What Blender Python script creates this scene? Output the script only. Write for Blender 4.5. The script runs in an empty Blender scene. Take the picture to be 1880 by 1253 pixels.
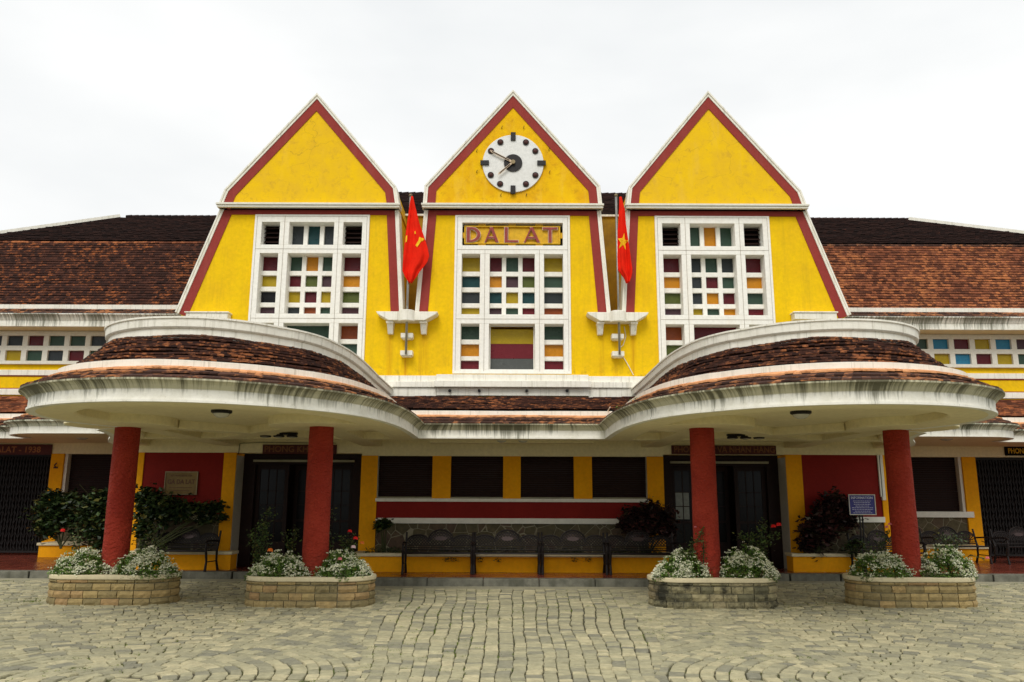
import bpy, math, random
from mathutils import Vector, Matrix, noise
random.seed(7)
R=math.radians
sc=bpy.context.scene
# ---------------------------------------------------------------- camera, world, sun, exposure
EYE=1.7; PITCH=R(11.25); ROLL=R(.21); FPX=1462.0; CX=940.0; CY=626.5
cam=bpy.data.cameras.new('camera'); cam.sensor_width=36; cam.lens=FPX/1880*36; cam.clip_end=500; cam.clip_start=.1
co=bpy.data.objects.new('camera',cam); sc.collection.objects.link(co); sc.camera=co
co.matrix_world=Matrix.Translation((0,0,EYE))@Matrix.Rotation(R(90)+PITCH,4,'X')@Matrix.Rotation(ROLL,4,'Z')
CM=co.matrix_world.to_3x3()
w=bpy.data.worlds.new('World'); sc.world=w; w.use_nodes=True
nt=w.node_tree; nt.nodes.clear()
out=nt.nodes.new('ShaderNodeOutputWorld'); bg=nt.nodes.new('ShaderNodeBackground')
tc=nt.nodes.new('ShaderNodeTexCoord'); nz=nt.nodes.new('ShaderNodeTexNoise'); nz.inputs['Scale'].default_value=1.6; nz.inputs['Detail'].default_value=5
mp=nt.nodes.new('ShaderNodeMapping'); mp.inputs['Scale'].default_value=(1,1,2.6)
cr=nt.nodes.new('ShaderNodeValToRGB'); cr.color_ramp.elements[0].position=.3; cr.color_ramp.elements[0].color=(.675,.70,.715,1)
cr.color_ramp.elements[1].position=.66; cr.color_ramp.elements[1].color=(.865,.87,.865,1)
nt.links.new(tc.outputs['Generated'],mp.inputs['Vector']); nt.links.new(mp.outputs[0],nz.inputs['Vector'])
nt.links.new(nz.outputs[0],cr.inputs[0]); nt.links.new(cr.outputs[0],bg.inputs['Color'])
bg.inputs['Strength'].default_value=1.0; nt.links.new(bg.outputs[0],out.inputs['Surface'])
sd=bpy.data.lights.new('sun','SUN'); sd.energy=1.5; sd.angle=R(28); sd.color=(1,.96,.9)
so=bpy.data.objects.new('sun',sd); sc.collection.objects.link(so); so.rotation_euler=(R(44),0,R(-10))
sc.view_settings.view_transform='Standard'; sc.view_settings.look='None'; sc.view_settings.exposure=.26; sc.view_settings.gamma=1
sc.render.resolution_x=1024; sc.render.resolution_y=682

# ---------------------------------------------------------------- geometry helpers
def ray(x,y):
    d=CM@Vector(((x-CX)/FPX,(CY-y)/FPX,-1)); return d
def at(x,y,Y):
    d=ray(x,y); k=Y/d.y; return Vector((d.x*k,Y,EYE+d.z*k))
def XZ(x,y,Y): p=at(x,y,Y); return (p.x,p.z)
def Zc(y,Y): return at(940,y,Y).z
col=sc.collection
class MB:
    def __init__(s): s.v=[];s.f=[];s.m=[];s.uv=[]
    def add(s,vs,fs,mi=0,uv=None):
        b=len(s.v); s.v+= [tuple(p) for p in vs]
        for i,f in enumerate(fs):
            s.f.append([b+k for k in f]); s.m.append(mi); s.uv.append([uv[k] for k in f] if isinstance(uv,list) else (uv if uv else (0.5,0.5)))
    def box(s,a,b,mi=0,uv=None):
        x0,y0,z0=a;x1,y1,z1=b
        if x0>x1:x0,x1=x1,x0
        if y0>y1:y0,y1=y1,y0
        if z0>z1:z0,z1=z1,z0
        v=[(x0,y0,z0),(x1,y0,z0),(x1,y1,z0),(x0,y1,z0),(x0,y0,z1),(x1,y0,z1),(x1,y1,z1),(x0,y1,z1)]
        s.add(v,[(0,3,2,1),(4,5,6,7),(0,1,5,4),(1,2,6,5),(2,3,7,6),(3,0,4,7)],mi,uv)
    def prism(s,poly,y0,y1,mi=0,uv=None):   # poly in XZ
        n=len(poly); a=sum(poly[i][0]*poly[(i+1)%n][1]-poly[(i+1)%n][0]*poly[i][1] for i in range(n))
        if a<0: poly=poly[::-1]
        v=[(x,y0,z) for x,z in poly]+[(x,y1,z) for x,z in poly]
        f=[list(range(n)),list(range(2*n-1,n-1,-1))]+[(i,i+n,(i+1)%n+n,(i+1)%n) for i in range(n)]
        s.add(v,f,mi,uv)
    def slab(s,poly,z0,z1,mi=0,uv=None):    # poly in XY
        n=len(poly); a=sum(poly[i][0]*poly[(i+1)%n][1]-poly[(i+1)%n][0]*poly[i][1] for i in range(n))
        if a<0: poly=poly[::-1]
        v=[(x,y,z0) for x,y in poly]+[(x,y,z1) for x,y in poly]
        f=[list(range(n-1,-1,-1)),list(range(n,2*n))]+[(i,(i+1)%n,(i+1)%n+n,i+n) for i in range(n)]
        s.add(v,f,mi,uv)
    def tube(s,pts,r,n=8,mi=0,uv=None,caps=True):
        pts=[Vector(p) for p in pts]; k=len(pts); rs=r if isinstance(r,(list,tuple)) else [r]*k
        b=[];prev=None
        for i,p in enumerate(pts):
            t=(pts[min(i+1,k-1)]-pts[max(i-1,0)]).normalized()
            u=prev if prev else (Vector((1,0,0)) if abs(t.x)<.9 else Vector((0,1,0)))
            u=(u-t*u.dot(t)).normalized(); prev=u; w_=t.cross(u)
            b+=[p+(u*math.cos(2*math.pi*j/n)+w_*math.sin(2*math.pi*j/n))*rs[i] for j in range(n)]
        f=[(i*n+j,i*n+(j+1)%n,(i+1)*n+(j+1)%n,(i+1)*n+j) for i in range(k-1) for j in range(n)]
        if caps: f+=[tuple(range(n-1,-1,-1)),tuple((k-1)*n+j for j in range(n))]
        s.add(b,f,mi,uv)
    def bar(s,a,b,wd,dp,up=(0,1,0),mi=0,uv=None):  # rectangular bar between two points
        a=Vector(a);b=Vector(b);t=(b-a).normalized();u=Vector(up);u=(u-t*u.dot(t)).normalized();q=t.cross(u)
        v=[p+q*i*wd/2+u*j*dp/2 for p in (a,b) for i,j in ((-1,-1),(1,-1),(1,1),(-1,1))]
        s.add(v,[(0,1,2,3),(7,6,5,4),(0,4,5,1),(1,5,6,2),(2,6,7,3),(3,7,4,0)],mi,uv)
    def lathe(s,prof,c,n=24,mi=0,uv=None,arc=None):  # profile (r,z)
        k=len(prof); v=[(c[0]+r*math.cos(2*math.pi*j/n),c[1]+r*math.sin(2*math.pi*j/n),c[2]+z) for r,z in prof for j in range(n)]
        f=[(i*n+j,i*n+(j+1)%n,(i+1)*n+(j+1)%n,(i+1)*n+j) for i in range(k-1) for j in range(n)]
        s.add(v,f,mi,uv)
    def build(s,name,mats,parent=None,smooth=False,bevel=0):
        me=bpy.data.meshes.new(name); me.from_pydata(s.v,[],s.f)
        if not isinstance(mats,(list,tuple)): mats=[mats]
        for m in mats: me.materials.append(m)
        me.polygons.foreach_set('material_index',s.m)
        ul=me.uv_layers.new(name='UVMap'); d=[]
        for p,u in zip(me.polygons,s.uv):
            if isinstance(u,list):
                for q in u: d+=list(q)
            else: d+=list(u)*p.loop_total
        ul.data.foreach_set('uv',d)
        if smooth: me.polygons.foreach_set('use_smooth',[True]*len(me.polygons))
        me.update()
        o=bpy.data.objects.new(name,me); col.objects.link(o)
        if parent: o.parent=parent; o.matrix_parent_inverse=Matrix.Translation(-Vector(parent.location)) if False else Matrix()
        if parent:
            # geometry is given in world space: shift it to the parent's frame
            wp=Vector((0,0,0)); q=parent
            while q: wp+=q.location; q=q.parent
            o.location=-wp
        if bevel:
            b=o.modifiers.new('bevel','BEVEL'); b.width=bevel; b.segments=2; b.limit_method='ANGLE'
        return o
def tag(o,label=None,cat=None,group=None,kind=None):
    if label:o['label']=label
    if cat:o['category']=cat
    if group:o['group']=group
    if kind:o['kind']=kind
    return o
def thing(name,label,cat,loc=(0,0,0),group=None):
    o=bpy.data.objects.new(name,None); col.objects.link(o); o.location=loc; o.empty_display_size=.2
    return tag(o,label,cat,group)
def copy_tree(o,parent=None):
    c=o.copy(); col.objects.link(c)
    if parent: c.parent=parent
    for ch in list(o.children): copy_tree(ch,c)
    return c
# offset of an open polyline: pts list of 2-tuples, d>0 to the left of travel
def normals(pts):
    n=[];k=len(pts)
    for i in range(k):
        def seg(a,b):
            dx,dy=b[0]-a[0],b[1]-a[1];l=math.hypot(dx,dy);return (-dy/l,dx/l)
        n1=seg(pts[max(i-1,0)],pts[max(i,1)]); n2=seg(pts[min(i,k-2)],pts[min(i+1,k-1)])
        m=(n1[0]+n2[0],n1[1]+n2[1]);l=math.hypot(*m) or 1;m=(m[0]/l,m[1]/l)
        q=max(.35,m[0]*n2[0]+m[1]*n2[1]); n.append((m[0]/q,m[1]/q))
    return n
def off(pts,d):
    return [(p[0]+n[0]*d,p[1]+n[1]*d) for p,n in zip(pts,normals(pts))]
def strip(mb,pts,d0,d1,y0,y1,mi=0):
    a=off(pts,d0);b=off(pts,d1)
    for i in range(len(pts)-1): mb.prism([a[i],a[i+1],b[i+1],b[i]],y0,y1,mi)

# ---------------------------------------------------------------- materials
def mat(name,color=(.8,.8,.8),rough=.8,spec=.3,metal=0):
    m=bpy.data.materials.new(name); m.use_nodes=True; n=m.node_tree; b=n.nodes['Principled BSDF']
    b.inputs['Base Color'].default_value=(*color,1); b.inputs['Roughness'].default_value=rough
    b.inputs['Specular IOR Level'].default_value=spec; b.inputs['Metallic'].default_value=metal
    return m,n,b
def N(n,t,**k):
    x=n.nodes.new(t)
    for a,v in k.items():
        if a in x.inputs: x.inputs[a].default_value=v
        else: setattr(x,a,v)
    return x
def noise_(n,scale,detail=4,vec=None,rough=.6,sc3=None,dist=0):
    tcn=n.nodes.new('ShaderNodeTexCoord'); src=tcn.outputs['Object']
    if sc3:
        mpn=n.nodes.new('ShaderNodeMapping'); mpn.inputs['Scale'].default_value=sc3; n.links.new(src,mpn.inputs[0]); src=mpn.outputs[0]
    x=n.nodes.new('ShaderNodeTexNoise'); x.inputs['Scale'].default_value=scale; x.inputs['Detail'].default_value=detail; x.inputs['Roughness'].default_value=rough; x.inputs['Distortion'].default_value=dist
    n.links.new(src,x.inputs['Vector']); return x.outputs[0]
def ramp(n,src,stops):
    r=n.nodes.new('ShaderNodeValToRGB'); e=r.color_ramp.elements
    while len(e)<len(stops): e.new(.5)
    for i,(p,c) in enumerate(stops):
        e[i].position=p; e[i].color=(*c,1) if len(c)==3 else (c[0],c[0],c[0],1)
    n.links.new(src,r.inputs[0]); return r.outputs[0]
def mix(n,fac,a,b,mode='MIX'):
    x=n.nodes.new('ShaderNodeMix'); x.data_type='RGBA'; x.blend_type=mode
    for s_,v in ((x.inputs[0],fac),(x.inputs[6],a),(x.inputs[7],b)):
        if isinstance(v,(int,float)): s_.default_value=v
        elif isinstance(v,tuple): s_.default_value=(*v,1)
        else: n.links.new(v,s_)
    return x.outputs[2]
def mth(n,op,a,b=0.,c=None):
    x=n.nodes.new('ShaderNodeMath'); x.operation=op
    for i,v in enumerate((a,b) if c is None else (a,b,c)):
        if isinstance(v,(int,float)): x.inputs[i].default_value=v
        else: n.links.new(v,x.inputs[i])
    return x.outputs[0]
def bump(n,b,h,strength=.3,dist=.02):
    x=n.nodes.new('ShaderNodeBump'); x.inputs['Strength'].default_value=strength; x.inputs['Distance'].default_value=dist
    n.links.new(h,x.inputs['Height']); n.links.new(x.outputs[0],b.inputs['Normal'])
def geoz(n):
    g=n.nodes.new('ShaderNodeNewGeometry'); s=n.nodes.new('ShaderNodeSeparateXYZ'); n.links.new(g.outputs['Position'],s.inputs[0]); return s.outputs
def plaster(name,c,c2,amt=.5,streak=None,sa=.4,rough=.85,bs=.25,scale=1.3):
    m,n,b=mat(name,c,rough,.2)
    base=mix(n,ramp(n,noise_(n,scale,6,rough=.65),[(.38,(0,)),(.68,(1,))]),c,mix(n,amt,c,c2))
    fine=ramp(n,noise_(n,14,5),[(.3,(.9,)),(.7,(1.04,))])
    base=mix(n,1.0,base,fine,'MULTIPLY')
    if streak:
        st=ramp(n,noise_(n,1.0,6,sc3=(5,5,.35),rough=.7),[(.5,(0,)),(.78,(sa,))])
        base=mix(n,st,base,streak)
        sp=ramp(n,noise_(n,9,8,rough=.8),[(.66,(0,)),(.78,(sa*.8,))])
        base=mix(n,sp,base,streak)
    n.links.new(base,b.inputs['Base Color'])
    bump(n,b,noise_(n,30,6,rough=.7),bs,.01)
    return m
YEL=(.87,.56,.002)
M={}
M['yellow']=plaster('yellow_plaster',YEL,(.78,.47,.008),.7,(.36,.22,.02),.38)
# weathered triangular tops: cracked and blotchy
def cracked(name,c,c2,blot,crack=.5,blo=.5):
    m,n,b=mat(name,c,.9,.2)
    base=mix(n,ramp(n,noise_(n,2.2,7,rough=.7),[(.35,(0,)),(.65,(blo,))]),c,c2)
    base=mix(n,ramp(n,noise_(n,6,8,rough=.75,dist=.4),[(.52,(0,)),(.72,(blo*.8,))]),base,blot)
    base=mix(n,ramp(n,noise_(n,1,6,sc3=(3,3,.6),rough=.7),[(.55,(0,)),(.75,(blo*.5,))]),base,(.85,.55,.08))
    tcn=n.nodes.new('ShaderNodeTexCoord'); nz2=N(n,'ShaderNodeTexNoise',Scale=2.5,Detail=4.0)
    n.links.new(tcn.outputs['Object'],nz2.inputs['Vector'])
    va=n.nodes.new('ShaderNodeVectorMath'); va.operation='MULTIPLY_ADD'; va.inputs[1].default_value=(.5,.5,.5)
    n.links.new(nz2.outputs['Color'],va.inputs[0]); n.links.new(tcn.outputs['Object'],va.inputs[2])
    vo=N(n,'ShaderNodeTexVoronoi',feature='DISTANCE_TO_EDGE',Scale=.9); n.links.new(va.outputs[0],vo.inputs['Vector'])
    line=ramp(n,vo.outputs['Distance'],[(.0,(1,)),(.008,(0,))])
    msk=ramp(n,noise_(n,1.1,3),[(.44,(0,)),(.55,(crack,))])
    base=mix(n,mth(n,'MULTIPLY',line,msk),base,(.3,.18,.02))
    n.links.new(base,b.inputs['Base Color']); bump(n,b,noise_(n,25,6,rough=.7),.25,.01); return m
M['yellow_top']=cracked('yellow_gable_plaster',(.86,.54,.004),(.76,.46,.02),(.58,.33,.03),.42,.85)
M['yellow_clock']=cracked('yellow_blotched_plaster',(.86,.52,.003),(.72,.37,.006),(.50,.25,.010),.2,.9)
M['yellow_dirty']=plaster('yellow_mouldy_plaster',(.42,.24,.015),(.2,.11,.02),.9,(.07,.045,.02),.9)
M['yellow_bounce']=plaster('yellow_plaster_bounce_tint',(.86,.375,.003),(.74,.29,.005),.6,(.4,.2,.02),.15)  # same yellow wall, with orange bounce light from the red floor in its colour
M['red_trim']=plaster('red_trim_paint',(.30,.045,.035),(.25,.04,.035),.6,(.45,.2,.17),.12)
M['red_wall']=plaster('red_wall_paint',(.23,.014,.010),(.18,.011,.008),.6,None,bs=.5)
M['cream']=plaster('cream_paint',(.78,.76,.66),(.70,.67,.56),.5,(.45,.40,.28),.15)
M['soffit']=plaster('soffit_paint',(.86,.77,.49),(.78,.68,.40),.6,(.4,.36,.22),.15,scale=.8)
M['white_win']=plaster('white_cast_frame',(.90,.88,.81),(.84,.82,.73),.4,(.70,.52,.30),.22)
def stained(name,z0=None,z1=None,amt=.8,c=(.88,.86,.77),dark=(.10,.10,.055),cov=0):
    m,n,b=mat(name,c,.85,.25)
    blot=ramp(n,noise_(n,3.5,7,rough=.75),[(.42,(0,)),(.72,(.55*amt,))])
    base=mix(n,blot,c,(.50,.47,.34))
    sp=ramp(n,noise_(n,14,7,rough=.8),[(.6,(0,)),(.74,(.5*amt,))]); base=mix(n,sp,base,(.22,.2,.13))
    if z0 is not None:
        uvn=n.nodes.new('ShaderNodeUVMap'); mpn=n.nodes.new('ShaderNodeMapping'); mpn.inputs['Scale'].default_value=(13,.45,1); n.links.new(uvn.outputs[0],mpn.inputs[0])
        xn=N(n,'ShaderNodeTexNoise',Scale=1.0,Detail=7.0,Roughness=.72); n.links.new(mpn.outputs[0],xn.inputs['Vector']); s=xn.outputs[0]
        mp2=n.nodes.new('ShaderNodeMapping'); mp2.inputs['Scale'].default_value=(.9,.1,1); n.links.new(uvn.outputs[0],mp2.inputs[0])
        x2=N(n,'ShaderNodeTexNoise',Scale=1.0,Detail=3.0); n.links.new(mp2.outputs[0],x2.inputs['Vector'])
        s=mth(n,'ADD',s,mth(n,'MULTIPLY_ADD',x2.outputs[0],.62,-.31+cov))
    else: s=noise_(n,1.0,7,sc3=(16,16,.30),rough=.72)
    if z0 is not None:
        z=geoz(n)['Z']; f=mth(n,'DIVIDE',mth(n,'SUBTRACT',z,z0),z1-z0)
        n.nodes[-1].use_clamp=True
        k=mth(n,'MULTIPLY_ADD',f,.20,-.06)
        s=mth(n,'ADD',s,k)
    st=ramp(n,s,[(.53,(0,)),(.70,(.88*amt,))])
    base=mix(n,st,base,dark)
    n.links.new(base,b.inputs['Base Color']); bump(n,b,noise_(n,22,6,rough=.7),.3,.012); return m
M['fascia']=stained('stained_white_fascia',2.93,3.12,.85)
M['cove']=stained('mossy_white_gutter',2.95,3.22,.98,(.55,.52,.36),(.07,.065,.035),.035)
M['band']=stained('weathered_white_band',None,None,.62,(.87,.84,.74),(.28,.26,.18))
M['eave']=stained('stained_white_eaves',6.30,6.75,.95)
def tilemat(name,dark,mid,bright,bf=.8,moss=.1,dm=.6):
    m,n,b=mat(name,mid,.9,.2)
    uv=n.nodes.new('ShaderNodeUVMap'); s=n.nodes.new('ShaderNodeSeparateXYZ'); n.links.new(uv.outputs[0],s.inputs[0])
    zon=noise_(n,.8,5,rough=.7)
    fl=noise_(n,1.0,6,sc3=(9,9,26),rough=.7)
    base=mix(n,ramp(n,s.outputs['X'],[(0,(0,)),(1,(1,))]),dark,mid)
    k=mth(n,'ADD',mth(n,'MULTIPLY',fl,.75),mth(n,'ADD',mth(n,'MULTIPLY',zon,.45),mth(n,'MULTIPLY',s.outputs['X'],.10)))
    base=mix(n,ramp(n,k,[(bf*.82,(0,)),(bf*.82+.09,(1,))]),base,bright)
    d=ramp(n,noise_(n,7,7,rough=.75),[(.45,(0,)),(.7,(dm,))]); base=mix(n,d,base,dark)
    mo=ramp(n,noise_(n,2.3,6,rough=.8),[(.68,(0,)),(.76,(moss*3,))]); base=mix(n,mo,base,(.10,.12,.02))
    n.links.new(base,b.inputs['Base Color']); bump(n,b,noise_(n,40,5,rough=.7),.4,.01); return m
M['tile']=tilemat('dark_clay_tiles',(.028,.013,.010),(.095,.036,.022),(.42,.15,.055),.83)
M['tile_wing']=tilemat('brown_clay_tiles',(.028,.012,.009),(.088,.032,.020),(.40,.12,.035),.84,0)
M['tile_wing_r']=tilemat('red_clay_tiles',(.08,.028,.016),(.29,.092,.042),(.48,.17,.06),.80,0,.4)
M['tile_low']=tilemat('mossy_clay_tiles',(.040,.020,.015),(.11,.05,.032),(.48,.19,.07),.82,.25)
M['tile_cap']=tilemat('orange_cap_tiles',(.30,.12,.045),(.58,.24,.09),(.76,.36,.16),.66,.12,.35)
M['tile_dark']=tilemat('row_shade_clay_tiles',(.016,.009,.008),(.040,.018,.014),(.16,.05,.025),1.0,0)  # near-black tone holds the shade of tile butts seen from below
def plain(name,c,rough=.6,spec=.4,metal=0,var=.25,sc_=12,bs=.15):
    m,n,b=mat(name,c,rough,spec,metal)
    v=ramp(n,noise_(n,sc_,5),[(.3,(1-var,)),(.7,(1+var*.4,))]); n.links.new(mix(n,1.0,c,v,'MULTIPLY'),b.inputs['Base Color'])
    if bs: bump(n,b,noise_(n,sc_*2.5,5),bs,.006)
    return m
M['shutter']=plain('dark_brown_shutter',(.024,.011,.008),.6,.12)
M['wood']=plain('dark_door_wood',(.020,.009,.007),.5,.15)
M['black']=plain('black_iron',(.016,.014,.014),.5,.3,.2)
M['bench']=plain('bench_iron',(.014,.010,.009),.5,.2,.1)
M['gate']=plain('gate_iron',(.018,.015,.014),.5,.25,.3)
M['void']=plain('unlit_interior',(.010,.007,.006),.9,.05)
M['steel']=plain('galvanised_steel',(.38,.38,.35),.4,.5,.7)
M['brass']=plain('aged_brass',(.22,.17,.09),.45,.4,.6)
M['lamp_glass']=plain('frosted_lamp_glass',(.55,.53,.45),.25,.5)
M['sign_red']=plain('maroon_sign_board',(.085,.015,.012),.6,.3)
M['gold']=plain('dull_gold_letters',(.22,.085,.02),.5,.4)
M['gold2']=plain('orange_gilt_letters',(.36,.13,.03),.5,.4)
M['letter']=plain('maroon_letter_paint',(.30,.05,.045),.6,.3)
M['letter_edge']=plain('cream_letter_edge',(.72,.55,.38),.7,.3)
M['sign_yellow']=plain('yellow_sign_paint',(.72,.42,.01),.6,.3)
M['dial']=plaster('white_clock_dial',(.80,.80,.77),(.72,.71,.66),.5,(.55,.53,.45),.2)
M['disc']=plain('rusty_brown_disc',(.07,.022,.018),.6,.3)
M['panel_blue']=plain('blue_info_board',(.035,.035,.19),.5,.3)
M['panel_text']=plain('pale_board_lettering',(.5,.5,.6),.6,.3)
M['plaque']=plaster('brass_plaque',(.24,.155,.045),(.15,.09,.025),.8,None,rough=.45)
M['plaque_text']=plain('brown_plaque_letters',(.14,.06,.03),.6,.3)
M['flag']=plain('red_flag_cloth',(.80,.020,.006),.9,.1,0,.18,4,.3)
M['flag_y']=plain('yellow_flag_emblem',(.90,.52,.01),.7,.25,0,.1,6,.05)
# rough red columns
def colmat():
    m,n,b=mat('rough_red_render',(.36,.042,.02),.8,.25)
    base=mix(n,ramp(n,noise_(n,2,5),[(.35,(0,)),(.65,(1,))]),(.43,.045,.022),(.33,.028,.014))
    sp=ramp(n,noise_(n,26,6,rough=.75),[(.60,(0,)),(.74,(.6,))]); base=mix(n,sp,base,(.50,.13,.10))
    zz=geoz(n)['Z']; ft=mth(n,'SUBTRACT',1,mth(n,'DIVIDE',mth(n,'SUBTRACT',zz,.42),.45)); n.nodes[-1].use_clamp=True
    base=mix(n,mth(n,'MULTIPLY',ft,ramp(n,noise_(n,8,7,rough=.75),[(.4,(0,)),(.65,(.75,))])),base,(.13,.06,.035))
    n.links.new(base,b.inputs['Base Color']); bump(n,b,noise_(n,13,5,sc3=(1,1,1.6),rough=.6),1.0,.09); return m
M['column']=colmat()
def crazy():
    m,n,b=mat('crazy_paving_stone',(.1,.09,.06),.85,.3)
    tcn=n.nodes.new('ShaderNodeTexCoord'); mpn=n.nodes.new('ShaderNodeMapping'); mpn.inputs['Scale'].default_value=(1,0.0,1); n.links.new(tcn.outputs['Object'],mpn.inputs[0])
    vo=N(n,'ShaderNodeTexVoronoi',feature='DISTANCE_TO_EDGE',Scale=3.1); n.links.new(mpn.outputs[0],vo.inputs['Vector'])
    vc=N(n,'ShaderNodeTexVoronoi',feature='F1',Scale=3.1); n.links.new(mpn.outputs[0],vc.inputs['Vector'])
    g=n.nodes.new('ShaderNodeSeparateXYZ'); n.links.new(vc.outputs['Color'],g.inputs[0])
    stone=ramp(n,g.outputs[0],[(0,(.085,.07,.035)),(.5,(.115,.095,.05)),(1,(.11,.07,.045))])
    stone=mix(n,1.0,stone,ramp(n,noise_(n,9,6,rough=.7),[(.3,(.6,)),(.7,(1.2,))]),'MULTIPLY')
    ln=ramp(n,vo.outputs['Distance'],[(.010,(1,)),(.025,(0,))])
    n.links.new(mix(n,ln,stone,(.26,.23,.15)),b.inputs['Base Color'])
    h=ramp(n,vo.outputs['Distance'],[(0,(1,)),(.02,(.6,)),(.03,(0,)),(.1,(.4,))]); bump(n,b,h,.5,.03); return m
M['crazy']=crazy()
def uvstone(name,stops,rough=.85,bs=.4,spots=(.2,.18,.1),spam=.5,spec=.3,nsc=10,sr=(.5,.75)):
    m,n,b=mat(name,(.4,.4,.35),rough,spec)
    uv=n.nodes.new('ShaderNodeUVMap'); s=n.nodes.new('ShaderNodeSeparateXYZ'); n.links.new(uv.outputs[0],s.inputs[0])
    base=ramp(n,s.outputs['X'],stops)
    base=mix(n,1.0,base,ramp(n,noise_(n,nsc,7,rough=.7),[(.3,(.68,)),(.7,(1.15,))]),'MULTIPLY')
    base=mix(n,ramp(n,noise_(n,1.7,6,rough=.75),[(sr[0],(0,)),(sr[1],(spam,))]),base,spots)
    n.links.new(base,b.inputs['Base Color']); bump(n,b,noise_(n,nsc*2,7,rough=.75),bs,.02); return m
M['cobble']=uvstone('grey_cobble_stone',[(0,(.25,.24,.175)),(.3,(.37,.345,.22)),(.7,(.44,.405,.25)),(1,(.55,.49,.30))],.8,.5,(.26,.24,.16),.5)
M['ashlar']=uvstone('tan_stone_blocks',[(0,(.22,.18,.085)),(.4,(.33,.25,.11)),(.75,(.42,.31,.13)),(1,(.35,.22,.10))],.85,.8,(.13,.12,.07),.55)
M['ashlar_dark']=uvstone('lichened_stone_blocks',[(0,(.15,.14,.08)),(.4,(.27,.24,.13)),(.75,(.36,.31,.17)),(1,(.30,.24,.14))],.85,.9,(.018,.018,.012),.95,sr=(.44,.58))
M['cap']=plaster('cream_planter_rim',(.66,.58,.38),(.55,.48,.30),.7,(.3,.27,.16),.35)
def groundmat():
    m,n,b=mat('joint_earth',(.1,.09,.05),.95,.1)
    base=mix(n,ramp(n,noise_(n,1.3,6,rough=.7),[(.45,(0,)),(.62,(.8,))]),(.085,.078,.052),(.11,.13,.03))
    base=mix(n,ramp(n,noise_(n,14,6),[(.45,(0,)),(.6,(.7,))]),base,(.13,.12,.085))
    n.links.new(base,b.inputs['Base Color']); bump(n,b,noise_(n,40,5),.6,.02); return m
M['earth']=groundmat()
M['gutter']=plaster('worn_concrete_strip',(.36,.33,.22),(.27,.26,.19),.8,(.16,.16,.09),.5)
M['kerb']=plaster('grey_kerb_stone',(.19,.185,.145),(.09,.09,.07),.95,(.07,.07,.045),.9,scale=5)
def floormat():
    m,n,b=mat('polished_red_tiles',(.2,.04,.02),.18,.5)
    tcn=n.nodes.new('ShaderNodeTexCoord'); br=N(n,'ShaderNodeTexBrick',Scale=2.5); br.offset=0
    br.inputs['Color1'].default_value=(.20,.042,.022,1); br.inputs['Color2'].default_value=(.16,.033,.02,1); br.inputs['Mortar'].default_value=(.09,.025,.018,1)
    br.inputs['Mortar Size'].default_value=.008; br.inputs['Brick Width'].default_value=.5; br.inputs['Row Height'].default_value=.5
    n.links.new(tcn.outputs['Object'],br.inputs['Vector']); n.links.new(mix(n,1.0,br.outputs[0],ramp(n,noise_(n,2,5),[(.3,(.75,)),(.7,(1.15,))]),'MULTIPLY'),b.inputs['Base Color'])
    n.links.new(ramp(n,noise_(n,3,5),[(.3,(.12,)),(.7,(.35,))]),b.inputs['Roughness']); return m
M['floor']=floormat()
GL={'G':(.030,.062,.040),'Y':(.36,.25,.004),'O':(.50,.20,.004),'R':(.085,.004,.008),'T':(.003,.040,.042),'B':(.026,.032,.034),
    'K':(.003,.003,.004),'P':(.060,.028,.036),'M':(.075,.095,.015),'U':(.22,.045,.006),'C':(.02,.17,.29),'S':(.13,.008,.014),'N':(.055,.020,.025),'D':(.075,.08,.075)}
def glass(c,k):
    m,n,b=mat('coloured_glass',c,.28,.22)
    c2=tuple(min(1,x*1.6+.012) for x in c)
    base=mix(n,ramp(n,noise_(n,7,6,rough=.8,dist=1.2),[(.5,(0,)),(.75,(.5,))]),c,c2); n.links.new(base,b.inputs['Base Color'])
    n.links.new(ramp(n,noise_(n,5,5),[(.3,(.22,)),(.7,(.5,))]),b.inputs['Roughness']); bump(n,b,noise_(n,9,4,dist=1),.2,.02); return m
for k,c in GL.items(): M['g'+k]=glass(c,k)
GK=list(GL); GM=[M['g'+k] for k in GK]
def leafmat(name,stops,rough=.5,spec=.35,trans=.15):
    m,n,b=mat(name,(.05,.08,.02),rough,spec)
    uv=n.nodes.new('ShaderNodeUVMap'); s=n.nodes.new('ShaderNodeSeparateXYZ'); n.links.new(uv.outputs[0],s.inputs[0])
    n.links.new(ramp(n,s.outputs['X'],stops),b.inputs['Base Color']); return m
M['leaf_dark']=leafmat('dark_green_leaves',[(0,(.008,.018,.006)),(.5,(.018,.035,.010)),(.85,(.045,.075,.02)),(1,(.12,.10,.02))],.4)
M['leaf_mid']=leafmat('rose_leaves',[(0,(.018,.032,.010)),(.5,(.04,.075,.018)),(.85,(.085,.13,.025)),(1,(.16,.13,.03))],.5)
M['leaf_green']=leafmat('alyssum_leaves',[(0,(.03,.06,.010)),(.5,(.07,.13,.018)),(1,(.14,.25,.03))],.6)
M['leaf_red']=leafmat('maroon_leaves',[(0,(.012,.008,.006)),(.5,(.028,.014,.011)),(.9,(.07,.018,.018)),(1,(.05,.05,.02))],.45)
M['petal_white']=leafmat('white_petals',[(0,(.40,.42,.22)),(.5,(.66,.66,.46)),(1,(.85,.84,.68))],.7,.2)
M['petal_red']=plain('red_petals',(.75,.015,.012),.6,.3)
M['petal_orange']=plain('orange_petals',(.85,.22,.03),.6,.3)
M['petal_pink']=plain('pink_petals',(.78,.22,.24),.6,.3)
M['petal_pale']=plain('pale_pink_petals',(.80,.60,.62),.6,.3)
M['stem']=plain('plant_stems',(.05,.055,.02),.8,.2)
M['soil']=plain('planter_soil',(.05,.035,.022),.95,.1)
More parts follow.
